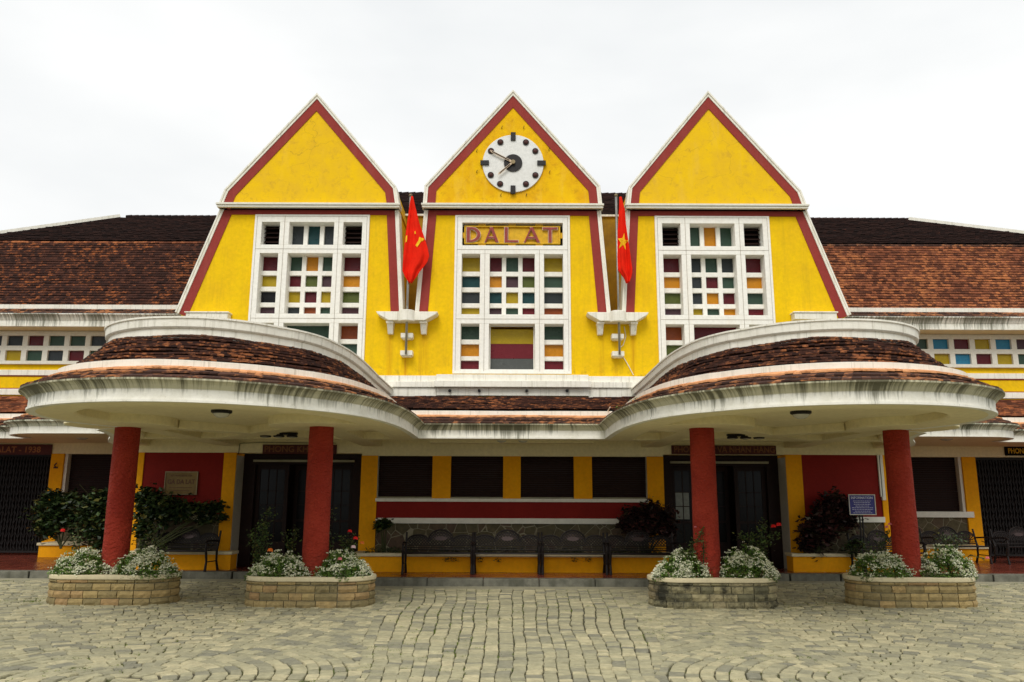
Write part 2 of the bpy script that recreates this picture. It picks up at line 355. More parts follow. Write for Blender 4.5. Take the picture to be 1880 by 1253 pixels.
M['grass']=leafmat('joint_grass',[(0,(.06,.10,.01)),(.5,(.12,.18,.02)),(1,(.26,.27,.05))],.7)

# ================================================================= SETTING: ground
YW=18.8      # ground-floor wall plane of the main block
YG=18.4      # plane of the gable fronts
YV=22.8      # wall plane of the set-back wings
FLOOR=.15
g=MB(); g.add([(-300,-60,-.022),(300,-60,-.022),(300,400,-.022),(-300,400,-.022)],[(0,1,2,3)])
tag(g.build('ground',M['earth']),kind='structure')
# cobbles: straight courses in the middle, rings on both sides
cb=MB()
def kerbY(x):
    ax=abs(x)
    if ax<3.9: return 16.45
    if ax<4.9: return 16.45+1.3*(ax-3.9)
    return 17.75
def wob(x,y):
    return x+.07*noise.noise(Vector((x*.7,y*.45,9)))+.02*noise.noise(Vector((x*2.6,y*2.6,4))),y+.07*noise.noise(Vector((x*.6,y*.6,3)))+.02*noise.noise(Vector((x*2.7,y*2.7,8)))
occ=set(); CS=.025
def mark(cs):
    x0,x1=min(p.x for p in cs),max(p.x for p in cs); y0,y1=min(p.y for p in cs),max(p.y for p in cs)
    for i in range(int(x0/CS)-1,int(x1/CS)+2):
        for j in range(int(y0/CS)-1,int(y1/CS)+2):
            x,y=(i+.5)*CS,(j+.5)*CS; sg_=0; ok=True
            for k in range(4):
                a,b=cs[k],cs[(k+1)%4]; cr_=(b.x-a.x)*(y-a.y)-(b.y-a.y)*(x-a.x)
                if cr_==0: continue
                if sg_==0: sg_=1 if cr_>0 else -1
                elif (cr_>0)!=(sg_>0): ok=False; break
            if ok: occ.add((i,j))
def stone(quad):
    cs=[]
    for px,py in quad:
        px,py=wob(px,py); cs.append(Vector((px+random.uniform(-.007,.007),py+random.uniform(-.007,.007),0)))
    c=sum(cs,Vector())/4
    if not (abs(c.x)<1.6+.74*c.y and c.y<kerbY(c.x)-.40 and c.y>3.2): return
    if abs(c.x)<3.2: mark(cs)
    if noise.noise(Vector((c.x*.5,c.y*.5,1)))>-.05 and random.random()<(.24 if abs(c.x)<xb(c.y) else .12): joints.append(cs[0]*.5+cs[1]*.5); joints.append(cs[1]*.5+cs[2]*.5)
    top=random.gauss(0,.004); tx,ty=random.gauss(0,.025),random.gauss(0,.025); ring=[]
    for i in range(4):
        p,q,r=cs[i-1],cs[i],cs[(i+1)%4]; e=random.uniform(.04,.11)
        ring.append(q+(p-q)*e); ring.append(q+(r-q)*e)
    lo=[Vector((p.x,p.y,-.045)) for p in ring]; mid=[Vector((p.x,p.y,top-.010)) for p in ring]
    hi=[Vector((c.x+(p.x-c.x)*.94,c.y+(p.y-c.y)*.94,top+(p.x-c.x)*tx+(p.y-c.y)*ty)) for p in ring]
    ar=sum(ring[i].x*ring[(i+1)%8].y-ring[(i+1)%8].x*ring[i].y for i in range(8))
    if ar<0: lo,mid,hi=lo[::-1],mid[::-1],hi[::-1]
    fs=[(i,(i+1)%8,8+(i+1)%8,8+i) for i in range(8)]+[(8+i,8+(i+1)%8,16+(i+1)%8,16+i) for i in range(8)]+[tuple(range(16,24))]
    cb.add(lo+mid+hi,fs,0,(random.random(),0))
XBAND=1.42
joints=[]
def xb(y): return XBAND*(1+.065*(y-7))+.09*math.sin(y*1.3)+.05*math.sin(y*3.7)
u=-2.0
while u<2.0:
    wd=random.uniform(.118,.150); v=3+random.random()*.2
    while v<16.4:
        l=random.uniform(.11,.19) if random.random()<.85 else random.uniform(.19,.25); g_=random.uniform(.003,.007)
        F=lambda y:1+.065*(y-7)+.03*math.sin(y*.9+u*2)
        if abs(u+wd/2)*F(v+l/2)<xb(v+l/2)+.01: stone([((u+g_)*F(v+g_),v+g_),((u+wd-g_)*F(v+g_),v+g_),((u+wd-g_)*F(v+l-g_),v+l-g_),((u+g_)*F(v+l-g_),v+l-g_)])
        v+=l
    u+=wd
for sg in (-1,1):
    cx0,cy0=sg*3.7,8.1; r=.03
    while r<15.5:
        dr=random.uniform(.130,.165); a=random.random()*.1; e_=0
        while a<2*math.pi-.05:
            l=(random.uniform(.12,.22) if random.random()<.8 else random.uniform(.22,.30))/(r+dr/2); 
            if a+l>2*math.pi: l=2*math.pi-a
            x=cx0+(r+dr/2)*math.cos(a+l/2); y=cy0+(r+dr/2)*math.sin(a+l/2)
            if x*sg>xb(y)+.012 and 3<y<18 and abs(x)<1.7+.74*y:
                g_=random.uniform(.004,.010); ga=g_/(r+dr/2)
                q=[(cx0+rr_*math.cos(aa),cy0+rr_*math.sin(aa)) for rr_,aa in ((r+g_,a+ga),(r+dr-g_,a+ga),(r+dr-g_,a+l-ga),(r+g_,a+l-ga))]
                q=[(sg*max(xb(yy)+.004,xx*sg),yy) for xx,yy in q]
                stone(q)
            a+=l
        r+=dr
# small filler setts where the two patterns meet
wob=lambda x,y:(x,y)
for j in range(int(4.5/CS),int(16.0/CS)):
    for i in range(int(-3.2/CS),int(3.2/CS)):
        if (i,j) in occ or abs(abs((i+.5)*CS)-xb(j*CS))>.5: continue
        a=i; 
        while a-i<7 and not any((a,j+q) in occ for q in (0,1)): a+=1
        if a-i<2: continue
        b=j
        while b-j<7 and not any((i+q,b) in occ for q in range(a-i)): b+=1
        if b-j<2: continue
        x0,y0,x1,y1=i*CS+.006,j*CS+.006,a*CS-.006,b*CS-.006
        for p in range(i,a):
            for q in range(j,b): occ.add((p,q))
        stone([(x0-.012,y0-.012),(x1+.012,y0-.012),(x1+.012,y1+.012),(x0-.012,y1+.012)])
tag(cb.build('cobblestone_paving',M['cobble']),kind='structure')
# grass in joints
gr=MB()
def tuft(mb,x,y,z,n,h,sp):
    for _ in range(n):
        a=random.uniform(0,6.28); r=abs(random.gauss(0,sp)); bx,by=x+r*math.cos(a),y+r*math.sin(a)
        hh=h*random.uniform(.5,1.2); l=random.uniform(0,6.28); w_=.006
        dx,dy=math.cos(l)*w_,math.sin(l)*w_; ox,oy=random.gauss(0,.4)*hh,random.gauss(0,.4)*hh
        mb.add([(bx-dx,by-dy,z),(bx+dx,by+dy,z),(bx+ox+dx*.3,by+oy+dy*.3,z+hh)],[(0,1,2)],0,(random.random(),0))
for q in joints:
    for k in range(3): tuft(gr,q.x+random.gauss(0,.02),q.y+random.gauss(0,.03),-.02,8,.026,.020)
for _ in range(160):
    y=random.uniform(5,16); x=random.uniform(-.68*y,.68*y)
    if noise.noise(Vector((x*.45,y*.45,1)))>.08: 
        for k in range(random.randint(1,4)): tuft(gr,x+random.gauss(0,.06),y+random.gauss(0,.03),-.03,10,.035,.035)
for (x,y,n_) in [(-8.0,13.9,60),(-7.6,13.6,30),(-5.6,13.7,12),(-2.3,13.9,14),(2.1,13.9,22),(4.4,13.8,22),(5.3,13.9,15),(7.9,14.2,20),(-7.9,14.3,30),(9.5,16.8,40),(10.8,17.3,50),(-10.4,17.2,40),(8.4,16.9,20)]:
    for k in range(n_//3): tuft(gr,x+random.gauss(0,.2),y+random.gauss(0,.06),-.03,12,.05,.05)
tag(gr.build('joint_grass',M['grass']),kind='stuff')
# concrete strip, kerb, platform
def kpath(d=0):
    return [(-30,17.75-d),(-4.9,17.75-d),(-3.9,16.45-d),(3.9,16.45-d),(4.9,17.75-d),(30,17.75-d)]
s=MB(); a=kpath(.42); b=kpath(0)
for i in range(5): s.slab([a[i],a[i+1],b[i+1],b[i]],-.04,.004)
tag(s.build('gutter_strip',M['gutter'],bevel=.004),kind='structure')
s=MB(); a=kpath(0); b=kpath(-.28)
def segs(p,q,step):
    L=math.hypot(q[0]-p[0],q[1]-p[1]); n=max(1,round(L/step)); return n
for i in range(5):
    n_=segs(a[i],a[i+1],1.1)
    for k in range(n_):
        t0,t1=k/n_+.0008,(k+1)/n_-.0008
        L=lambda P,Q,t:(P[0]+(Q[0]-P[0])*t,P[1]+(Q[1]-P[1])*t)
        s.slab([L(a[i],a[i+1],t0),L(a[i],a[i+1],t1),L(b[i],b[i+1],t1),L(b[i],b[i+1],t0)],-.04,FLOOR+random.uniform(-.004,.003))
tag(s.build('kerb',M['kerb'],bevel=.012),kind='structure')
s=MB(); s.slab([(-30,26),(30,26)]+kpath(-.285)[::-1],-.03,FLOOR-.004)
tag(s.build('porch_floor',M['floor']),kind='structure')

# ================================================================= STATION BUILDING
B=thing('station_building','yellow railway station with three steep gables, brown tiled roofs and two round porch canopies','building',(0,YW,0))
# --- plan curve of the porch canopy edge (left half traced, then mirrored)
half=[(0,16.07),(-.9,16.07),(-1.88,16.07),(-1.87,15.4),(-1.86,14.7),(-1.87,14.0),(-1.90,13.4),(-1.97,12.8),(-2.09,12.15)]
cxr,cyr,rr=-4.72,12.45,2.46
import_pts=[(-2.29,11.62),(-2.57,11.15)]
half+=import_pts
for k in range(0,25):
    a=R(-28)-R(k*(190/24))        # sweeps clockwise over the front to the far side
    x,y=cxr+rr*math.cos(a)*1.0,cyr+rr*math.sin(a)
    if k>0: half.append((x,y))
last=half[-1]
half+=[(-7.42,14.2),(-7.62,15.0),(-7.95,15.9),(-8.45,16.8),(-8.95,17.8),(-9.1,YW)]
# drop points that run backwards after the circle
hp=[half[0]]
for p in half[1:]:
    if math.hypot(p[0]-hp[-1][0],p[1]-hp[-1][1])>.08: hp.append(p)
half=hp
def chaikin(P,keep):
    o=[P[0]]
    for i in range(1,len(P)-1):
        if i in keep: o.append(P[i]); continue
        a,b,c=P[i-1],P[i],P[i+1]
        o.append((b[0]+(a[0]-b[0])*.25,b[1]+(a[1]-b[1])*.25)); o.append((b[0]+(c[0]-b[0])*.25,b[1]+(c[1]-b[1])*.25))
    o.append(P[-1]); return o
half=chaikin(half,{0,1,2})
path=[(-x,y) for x,y in half[::-1]][:-1]+half       # right to left
path=path[::-1]                                      # now travels left -> right, inside (building) on the left
ci=min(range(len(path)),key=lambda i:abs(path[i][0]))
def densify(P,step):
    o=[]
    for i in range(len(P)-1):
        L=math.hypot(P[i+1][0]-P[i][0],P[i+1][1]-P[i][1]); n=max(1,round(L/step))
        for k in range(n): o.append((P[i][0]+(P[i+1][0]-P[i][0])*k/n,P[i][1]+(P[i+1][1]-P[i][1])*k/n))
    o.append(P[-1]); return o
class Path:
    def __init__(s,P,step=.18):
        s.P=P; s.N=normals(P); s.L=[0]
        for i in range(1,len(P)): s.L.append(s.L[-1]+math.hypot(P[i][0]-P[i-1][0],P[i][1]-P[i-1][1]))
    def at(s,t,o):
        t=max(0,min(s.L[-1]-1e-6,t)); 
        lo,hi=0,len(s.L)-1
        while hi-lo>1:
            m_=(lo+hi)//2
            if s.L[m_]<=t: lo=m_
            else: hi=m_
        f=(t-s.L[lo])/max(1e-9,s.L[hi]-s.L[lo])
        p=[s.P[lo][k]+s.N[lo][k]*o+((s.P[hi][k]+s.N[hi][k]*o)-(s.P[lo][k]+s.N[lo][k]*o))*f for k in (0,1)]
        return p
def sweep(mb,P,prof,mi=0,jit=0):   # closed profile loop [(offset,z)...] swept along P
    n=len(P.P); k=len(prof); vs=[]
    for i in range(n):
        for o,z in prof: vs.append((P.P[i][0]+P.N[i][0]*o,P.P[i][1]+P.N[i][1]*o,z+(noise.noise(Vector((P.P[i][0]*.8,P.P[i][1]*.8,z*3)))*jit)))
    fs=[(i*k+j,(i+1)*k+j,(i+1)*k+(j+1)%k,i*k+(j+1)%k) for i in range(n-1) for j in range(k)]
    fs=[f[::-1] for f in fs]
    fs+=[tuple(range(k)),tuple((n-1)*k+j for j in range(k-1,-1,-1))]
    mb.add(vs,fs,mi,[(P.L[i],vs[i*k+j][2]) for i in range(n) for j in range(k)])
def tiles(mb,P,o0,z0,o1,z1,rows,tw,mi=0,th=.022,t0=0,t1=None,ujit=0,cap=None,wob=.01,clip=None,lift=.02,skew=0):
    t1=P.L[-1] if t1 is None else t1
    for r in range(rows):
        oa,za=o0+(o1-o0)*r/rows,z0+(z1-z0)*r/rows; ob,zb=o0+(o1-o0)*(r+1.12)/rows,z0+(z1-z0)*(r+1.12)/rows
        t=t0+(tw/2 if r%2 else 0)
        while t<t1-1e-3:
            te=min(t+tw,t1)-.003; wv=noise.noise(Vector((t*.9,r*.55,o0*3)))*wob
            a=P.at(t,oa);b=P.at(te,oa);c=P.at(te+skew,ob);d=P.at(t+skew,ob)
            if math.hypot(a[0]-b[0],a[1]-b[1])<.02: t+=tw; continue
            j=random.gauss(0,.004)+wv; j2=j+random.gauss(0,.003)
            if clip and not clip(a[0],a[1],za): t+=tw; continue
            zl=za+lift
            V=[(a[0],a[1],zl+j+th),(b[0],b[1],zl+j2+th),(c[0],c[1],zb+wv+.004),(d[0],d[1],zb+wv+.004),(a[0],a[1],zl+j-.004),(b[0],b[1],zl+j2-.004),
               (d[0],d[1],zb-.04),(c[0],c[1],zb-.04)]
            m_=cap if (cap is not None and r==rows-1) else mi
            mb.add(V,[(0,1,2,3),(4,5,1,0),(4,0,3,6),(5,7,2,1),(4,6,7,5)],m_,(random.random()**1.0,0))
            t+=tw
H=EYE
PC=Path(path)
def zt(y,Y): return Zc(y,Y)
# canopy is one part with its own pieces below it
cf=MB()
prof=[(0,H+1.20),(0,H+1.355),(-.01,H+1.365),(.10,H+1.365),(.10,H+1.20)]
sweep(cf,PC,prof); 
sweep(cf,PC,[(-.018,H+1.195),(-.018,H+1.228),(.0005,H+1.228),(.0005,H+1.195)])
canopy=cf.build('canopy_fascia',M['fascia'],B); tag(canopy,'streaked white curved fascia of the porch canopies')
s=MB(); sweep(s,PC,[(-.012,H+1.366),(-.03,H+1.385),(-.055,H+1.42),(-.10,H+1.455),(-.13,H+1.463),(-.13,H+1.487),(.05,H+1.487),(.05,H+1.366)])
s.build('gutter',M['cove'],canopy)
s=MB(); tiles(s,PC,-.12,H+1.472,.32,H+1.70,3,.115,0,.020,cap=1,wob=.010,skew=.05)
s.build('lower_tiles',[M['tile_low'],M['tile_cap']],canopy)
s=MB(); sweep(s,PC,[(.30,H+1.62),(.30,H+1.785),(.315,H+1.79),(.40,H+1.79),(.40,H+1.62)],0,.012)
s.build('kerb_band',M['band'],canopy)
# solid body under tiles so that nothing shows through
s=MB(); sweep(s,PC,[(.02,H+1.25),(.02,H+1.47),(.30,H+1.69),(.41,H+1.75),(.41,H+1.25)])
s.build('roof_body',M['void'],canopy)
# upper tiers around each round canopy: path limited to the round part and necks
def sub(i0,i1): 
    Q=Path.__new__(Path); Q.P=path[i0:i1]; Q.N=PC.N[i0:i1]; Q.L=[0]
    for i in range(1,len(Q.P)): Q.L.append(Q.L[-1]+math.hypot(Q.P[i][0]-Q.P[i-1][0],Q.P[i][1]-Q.P[i-1][1]))
    return Q
iL=[i for i,p in enumerate(path) if p[0]<-1.8]; iR=[i for i,p in enumerate(path) if p[0]>1.8]
LP=sub(iL[0],iL[-1]+1); RP=sub(iR[0],iR[-1]+1)
def extend(Q,end):
    # carry the neck straight back to the wall
    P2=list(Q.P); 
    if end=='r': P2=P2[:-1]+[(P2[-1][0],16.07),(P2[-1][0],17.0),(P2[-1][0],18.38)]
    else: P2=[(P2[0][0],18.38),(P2[0][0],17.0),(P2[0][0],16.07)]+P2[1:]
    Z=Path(P2); return Z
LP=extend(LP,'r'); RP=extend(RP,'l')
for Q,nm in ((LP,'left'),(RP,'right')):
    s=MB(); tiles(s,Q,.47,H+1.80,.96,H+2.235,9,.12,0,.022,cap=1,wob=.030,lift=.024)
    s.build('upper_tiles',[M['tile'],M['tile_low']],canopy)
    s=MB(); sweep(s,Q,[(.50,H+1.5),(.50,H+1.80),(.96,H+2.21),(1.0,H+2.22),(1.0,H+1.5)]); s.build('roof_body',M['void'],canopy)
    s=MB(); sweep(s,Q,[(.93,H+2.20),(.93,H+2.33),(.90,H+2.345),(.885,H+2.36),(.88,H+2.47),(.86,H+2.475),(.86,H+2.50),(1.12,H+2.50),(1.12,H+2.20)],0,.006)
    s.build('parapet',M['band'],canopy)
# flat deck behind the parapets
def deckpoly(Q,o): return [tuple(Q.at(t,o)) for t in [Q.L[-1]*i/60 for i in range(61)]]
for Q in (LP,RP):
    s=MB(); p=deckpoly(Q,1.05); s.slab(p,H+2.20,H+2.24); s.build('roof_deck',M['gutter'],canopy)
# centre slope
cp=Path([(-3.1,16.07),(3.1,16.07)])
zc0=Zc(752,16.62); zc1=Zc(729,17.95)
s=MB(); tiles(s,cp,.50,zc0,1.9,zc1,15,.13,0,.018,cap=None,wob=.02,lift=.014)
s.build('centre_tiles',[M['tile']],canopy)
s=MB(); s.add([(-3.1,16.50,zc0-.05),(3.1,16.50,zc0-.05),(3.1,18.3,zc1),(-3.1,18.3,zc1)],[(0,1,2,3)]); s.build('roof_body',M['void'],canopy)
mo=[(-1.93,15.95,H+1.50,.10),(-1.99,15.6,H+1.55,.06),(1.95,15.9,H+1.50,.07),(2.05,14.7,H+1.66,.10),(2.15,13.7,H+1.68,.09),(-2.2,14.9,H+1.7,.05),(-2.18,14.2,H+1.68,.05),(1.5,16.1,H+1.47,.05)]
# soffit with rim, ribs and discs round the columns
SZ=H+1.20
def ringpoly(o): return [tuple(PC.at(t,o)) for t in [PC.L[-1]*i/240 for i in range(241)]]
s=MB(); sweep(s,PC,[(.03,SZ+.002),(.03,SZ+.1),(.62,SZ+.17),(.62,SZ+.03),(.58,SZ+.002)])
dense=densify(path,.2); PP=Path(dense)
pin=[PP.at(t,.5) for t in PP.L]; 
poly=[(p[0],min(p[1],YW+.02)) for p in pin]
s.slab(poly+[(9.3,YW+.6),(-9.3,YW+.6)],SZ+.15,SZ+.19)
for sx in (-1,1):
    for cx_ in (3.26,6.69):
        pts=[(sx*cx_+1.05*math.cos(2*math.pi*k/40)*.85,13.7+1.05*math.sin(2*math.pi*k/40)*.8) for k in range(40)]
        s.slab(pts,SZ+.004,SZ+.16)
    for (ax,ay,bx,by,wd) in [(3.26,13.7,3.26,YW,.45),(6.6,13.7,6.6,YW,.45),(3.9,14.2,6.0,16.6,.35),(6.0,14.2,3.9,16.6,.35),(2.0,16.6,7.9,16.6,.34)]:
        dx,dy=bx-ax,by-ay;l=math.hypot(dx,dy);nx,ny=-dy/l*wd/2,dx/l*wd/2; zz=SZ+.006+.002*wd
        s.slab([(sx*(ax+nx),ay+ny),(sx*(bx+nx),by+ny),(sx*(bx-nx),by-ny),(sx*(ax-nx),ay-ny)],zz+random.uniform(0,.004),SZ+.16)
s.slab([(-1.8,17.5),(1.8,17.5),(1.8,17.8),(-1.8,17.8)],SZ+.01,SZ+.16)
s.build('soffit',M['soffit'],canopy,bevel=.012)
# columns
for x,YC in ((-6.69,13.92),(-3.26,13.7),(3.26,13.7),(6.69,13.92)):
    s=MB(); n=28; k=22; vs=[]
    for i in range(k):
        z=.35+(SZ+.02-.35)*i/(k-1); r0=.216-.010*i/(k-1)
        for j in range(n):
            a=2*math.pi*j/n; r=r0+.006*noise.noise(Vector((x+math.cos(a)*2,math.sin(a)*2,z*3)))
            vs.append((x+r*math.cos(a),YC+r*math.sin(a),z))
    s.add(vs,[(i*n+j,i*n+(j+1)%n,(i+1)*n+(j+1)%n,(i+1)*n+j) for i in range(k-1) for j in range(n)])
    s.build('column',M['column'],B,smooth=True)

# --- gable fronts ------------------------------------------------
gables=[dict(out_low=[(322,580),(407,385)],out_lowr=[(731,385),(739,572)],tri=[(403,379),(415,350),(583,175),(727,345),(732,379)],win=574.5,top='BTB',
             A=['RYKP',['GOG','RMP','YRY','BUG'],'ROMN'],Bb=['GOR','G','UGR'],m='yellow_top'),
        dict(out_low=[(764,572),(781,385)],out_lowr=[(1101,385),(1119,572)],tri=[(778,380),(781,343),(942,169),(1100,343),(1104,380)],win=940.5,top=None,
             A=['YTBY',['RGR','OPM','TYT','PGS'],'YGBU'],Bb=['GOS',None,'GOS'],m='yellow_clock'),
        dict(out_low=[(1143,572),(1151,385)],out_lowr=[(1477,385),(1560,580)],tri=[(1151,381),(1155,345),(1299,171),(1468,352),(1479,381)],win=1306,top='GOG',
             A=['ROMP',['BGB','BRG','BOR','YGO'],'ROGS'],Bb=['UMR','R','GOR'],m='yellow_top')]
Zb=Zc(718,YG); Zsill=Zc(577,YG)
zTop=Zc(386,YG); zWT=Zc(396.5,YG); zWB=Zc(687,YG)
def ul(v0): return (v0-940)*YG/FPX*1.005     # facade pixels (centre row) to metres
WX=[-107,-93.5,-59.6,-42,41.4,58.5,93.7,107]; WX=[w_*YG/(FPX*(math.cos(PITCH)-((CY-540)/FPX)*math.sin(PITCH)))*1.0 for w_ in WX]
# scale correction: zc = YG/(cos-v sin)
def XS(px,y,Y): return at(px,y,Y).x
WX=[XS(940+w_,540,YG)-XS(940,540,YG) for w_ in (-107,-93.5,-59.6,-42,41.4,58.5,93.7,107)]
main=MB(); mats_w=[M['yellow']]
Xl=at(322,580,YG).x; Xr=at(1560,580,YG).x
wins=[]
for gi,gd in enumerate(gables):
    wc=XS(gd['win'],397 if gi!=1 else 540,YG); gd['wc']=wc
wl=[(gd['wc']+WX[0]+.02,gd['wc']+WX[-1]-.02) for gd in gables]
# base wall pieces below the bracket line, between the windows
edges=[Xl+.14]+[e for p in wl for e in p]+[Xr-.14]
for i in range(0,8,2): main.box((edges[i],YG,Zb-.6),(edges[i+1],YG+.4,Zsill))
for a_,b_ in wl: main.box((a_,YG,Zb-.6),(b_,YG+.4,zWB+.02))
def rusty():
    m=M['yellow'].copy(); m.name='yellow_plaster_with_rust_runs'; n=m.node_tree; b=n.nodes['Principled BSDF']; src=b.inputs['Base Color'].links[0].from_socket
    g=n.nodes.new('ShaderNodeNewGeometry'); sp=n.nodes.new('ShaderNodeSeparateXYZ'); n.links.new(g.outputs['Position'],sp.inputs[0]); acc=None
    for px,wd in ((716,.10),(745,.10),(778,.14),(1104,.08),(1131,.10),(1163,.09),(940,.9)):
        x0=at(px,640,YG).x; d=mth(n,'ABSOLUTE',mth(n,'SUBTRACT',sp.outputs['X'],x0)); k=mth(n,'SUBTRACT',1,mth(n,'DIVIDE',d,wd)); n.nodes[-1].use_clamp=True
        if px==940: k=mth(n,'MULTIPLY',k,0.0)
        acc=k if acc is None else mth(n,'MAXIMUM',acc,k)
    zt=Zc(590,YG); fz=mth(n,'LESS_THAN',sp.outputs['Z'],zt)
    st=ramp(n,noise_(n,1.0,7,sc3=(11,11,.5),rough=.7),[(.38,(0,)),(.66,(1,))])
    k=mth(n,'MULTIPLY',mth(n,'MULTIPLY',acc,fz),st)
    c=mix(n,mth(n,'MULTIPLY',k,.75),src,(.50,.20,.006))
    # grime along the foot of the wall
    ft=mth(n,'SUBTRACT',1,mth(n,'DIVIDE',mth(n,'SUBTRACT',sp.outputs['Z'],Zc(690,YG)),.35)); n.nodes[-1].use_clamp=True
    gr_=ramp(n,noise_(n,5,7,rough=.75),[(.5,(0,)),(.68,(.8,))])
    c=mix(n,mth(n,'MULTIPLY',ft,gr_),c,(.25,.17,.02))
    n.links.new(c,b.inputs['Base Color']); return m
tag_wall=main.build('upper_wall',rusty(),B)
trim=MB(); cope=MB()
for gi,gd in enumerate(gables):
    s=MB(); wa,wb=wl[gi]
    P=[XZ(x,y,YG) for x,y in (gd['out_low'] if gi!=0 else gd['out_low'])]; Q=[XZ(x,y,YG) for x,y in gd['out_lowr']]
    if gi==0: A0,A1=P[0],P[1]
    else: A0,A1=P[0],P[1]
    B1,B0=Q[0],Q[1]
    def lerp(a,b,z): f=(z-a[1])/(b[1]-a[1]); return (a[0]+(b[0]-a[0])*f,z)
    a_bot=lerp(A0,A1,Zsill);a_win=lerp(A0,A1,zWT);a_top=lerp(A0,A1,zTop)
    b_bot=lerp(B0,B1,Zsill);b_win=lerp(B0,B1,zWT);b_top=lerp(B0,B1,zTop)
    s.prism([a_bot,(wa,Zsill),(wa,zWT),a_win],YG,YG+.4); s.prism([(wb,Zsill),b_bot,b_win,(wb,zWT)],YG,YG+.4); s.prism([a_win,b_win,b_top,a_top],YG,YG+.4)
    # body behind, side walls
    s.prism([(a_bot[0],Zsill-.02),(b_bot[0],Zsill-.02),b_top,a_top],YG+.4,YG+5)
    s.build('gable_wall',M['yellow'],B)
    # white raking edge + red band on lower part
    strip(cope,[a_bot,a_top],.005,-.075,YG-.05,YG+.42); strip(cope,[b_bot,b_top],-.005,.075,YG-.05,YG+.42)
    strip(cope,[a_bot,a_top],.02,-.02,YG-.07,YG+.43); strip(cope,[b_bot,b_top],-.02,.02,YG-.07,YG+.43)
    d=.075
    def inn(e0,e1,k,sg): return strip
    strip(trim,[a_bot,a_top],-d,-d-.205,YG-.022,YG+.01); strip(trim,[b_bot,b_top],d,d+.205,YG-.022,YG+.01)
    L=lerp(a_bot,a_top,zWT); 
    trim.prism([(a_top[0]+.09,zTop),(b_top[0]-.09,zTop),(b_win[0]-.30,zWT+.002),(a_win[0]+.30,zWT+.002)],YG-.026,YG+.01)
    # triangle
    YT=YG-.13
    T=[XZ(x,y,YT) for x,y in gd['tri']]
    s=MB(); s.prism(T,YT,YG+5); tri=s.build('gable_triangle',M[gd['m']],B)
    strip(cope,T,.0,-.075,YT-.045,YT+.38); strip(cope,T,.02,-.022,YT-.07,YT+.39)
    strip(trim,T,-.075,-.275,YT-.022,YT+.01)
    # tiled roof skins
    s=MB(); strip(s,T[(0 if gi==0 else 1):(5 if gi==2 else 4)],-.03,.016,YT+.39,YG+5.2)
    if gi==0: strip(s,[a_bot,a_top],.0,.05,YG+.42,YG+5.2)
    if gi==2: strip(s,[b_bot,b_top],.0,-.05,YG+.42,YG+5.2)
    if gi==0 or gi==2: pass
    s.build('gable_roof',M['tile_dark'],B)
    # cornice between triangle and lower wall
    zc_=Zc(378,YT)
    s=MB(); x0,x1=T[0][0]-.05,T[-1][0]+.05; zz=T[0][1]
    s.box((x0+.02,YT-.10,zz-.05),(x1-.02,YG+.0,zz+.005)); s.box((x0,YT-.13,zz+.005),(x1,YT+.2,zz+.055)); s.box((x0+.05,YT-.06,zz+.055),(x1-.05,YT+.1,zz+.075))
    s.box((x0+.04,YT-.02,zTop-.005),(x1-.04,YG-.0,zz-.05))
    s.build('cornice',M['cream'],B,bevel=.006)
trim.build('red_border',M['red_trim'],B); cope.build('white_coping',M['band'],B,bevel=.006)
# recessed wall and roof between the gables
YR=YG+1.5
s=MB(); zr=Zc(397,YR); zridge=Zc(358,YR+1.9)
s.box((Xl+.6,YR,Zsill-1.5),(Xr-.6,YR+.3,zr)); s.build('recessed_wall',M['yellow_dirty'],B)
s=MB(); s.box((-4.2,YR-.06,zr-.02),(4.2,YR+.06,zr+.03)); s.build('gutter_board',M['band'],B)
pr=Path([(-4.2,YR),(4.2,YR)])
s=MB(); tiles(s,pr,0,zr+.02,1.9,zridge,22,.2,0,.02,lift=.015)
for i in range(42): s.tube([(-4.2+.2*i,YR+1.95,zridge+.01),(-4.2+.2*i+.19,YR+1.95,zridge+.03)],.07,7,0,(random.random(),0))
s.add([(-4.2,YR,zr-.03),(4.2,YR,zr-.03),(4.2,YR+1.95,zridge-.05),(-4.2,YR+1.95,zridge-.05)],[(0,1,2,3)],0,(.1,0))
s.build('middle_roof',M['tile_dark'],B)

# --- windows in the gables
def z_(y): return Zc(y,YG)
RA=[z_(467.7),z_(495),z_(503.5),z_(524.3),z_(533),z_(553.7),z_(562),z_(578.3)]
RB=[z_(595.5),z_(621),z_(629.7),z_(652),z_(660),z_(679)]
TOPR=(z_(410.5),z_(452))
FY=YG-.045; LY=YG+.20; GY=YG+.29
def lattice(fr,gl,x0,x1,zs,cols,colors,barx=None,d=LY):
    # zs: list alternating opening edges top to bottom ; cols int
    nrow=len(zs)//2
    for r in range(nrow-1): fr.box((x0,d,zs[2*r+2]),(x1,d+.08,zs[2*r+1]))
    bw=.105; cw=((x1-x0)-(cols-1)*bw)/cols
    for c in range(cols-1):
        bx=x0+(c+1)*cw+c*bw; fr.box((bx,d-.004,zs[-1]),(bx+bw,d+.076,zs[0]))
    for r in range(nrow):
        for c in range(cols):
            k=colors[r][c]; xa=x0+c*(cw+bw); 
            o_=[random.uniform(-.016,.004) for _ in range(3)]; o_.append(o_[0]+o_[2]-o_[1]); za,zb=zs[2*r+1]-.01,zs[2*r]+.01
            gl.add([(xa-.01,GY+o_[0],za),(xa+cw+.01,GY+o_[1],za),(xa+cw+.01,GY+o_[2],zb),(xa-.01,GY+o_[3],zb),(xa-.01,GY+.03,za),(xa+cw+.01,GY+.03,za),(xa+cw+.01,GY+.03,zb),(xa-.01,GY+.03,zb)],[(0,1,2,3),(5,4,7,6)],GK.index(k))
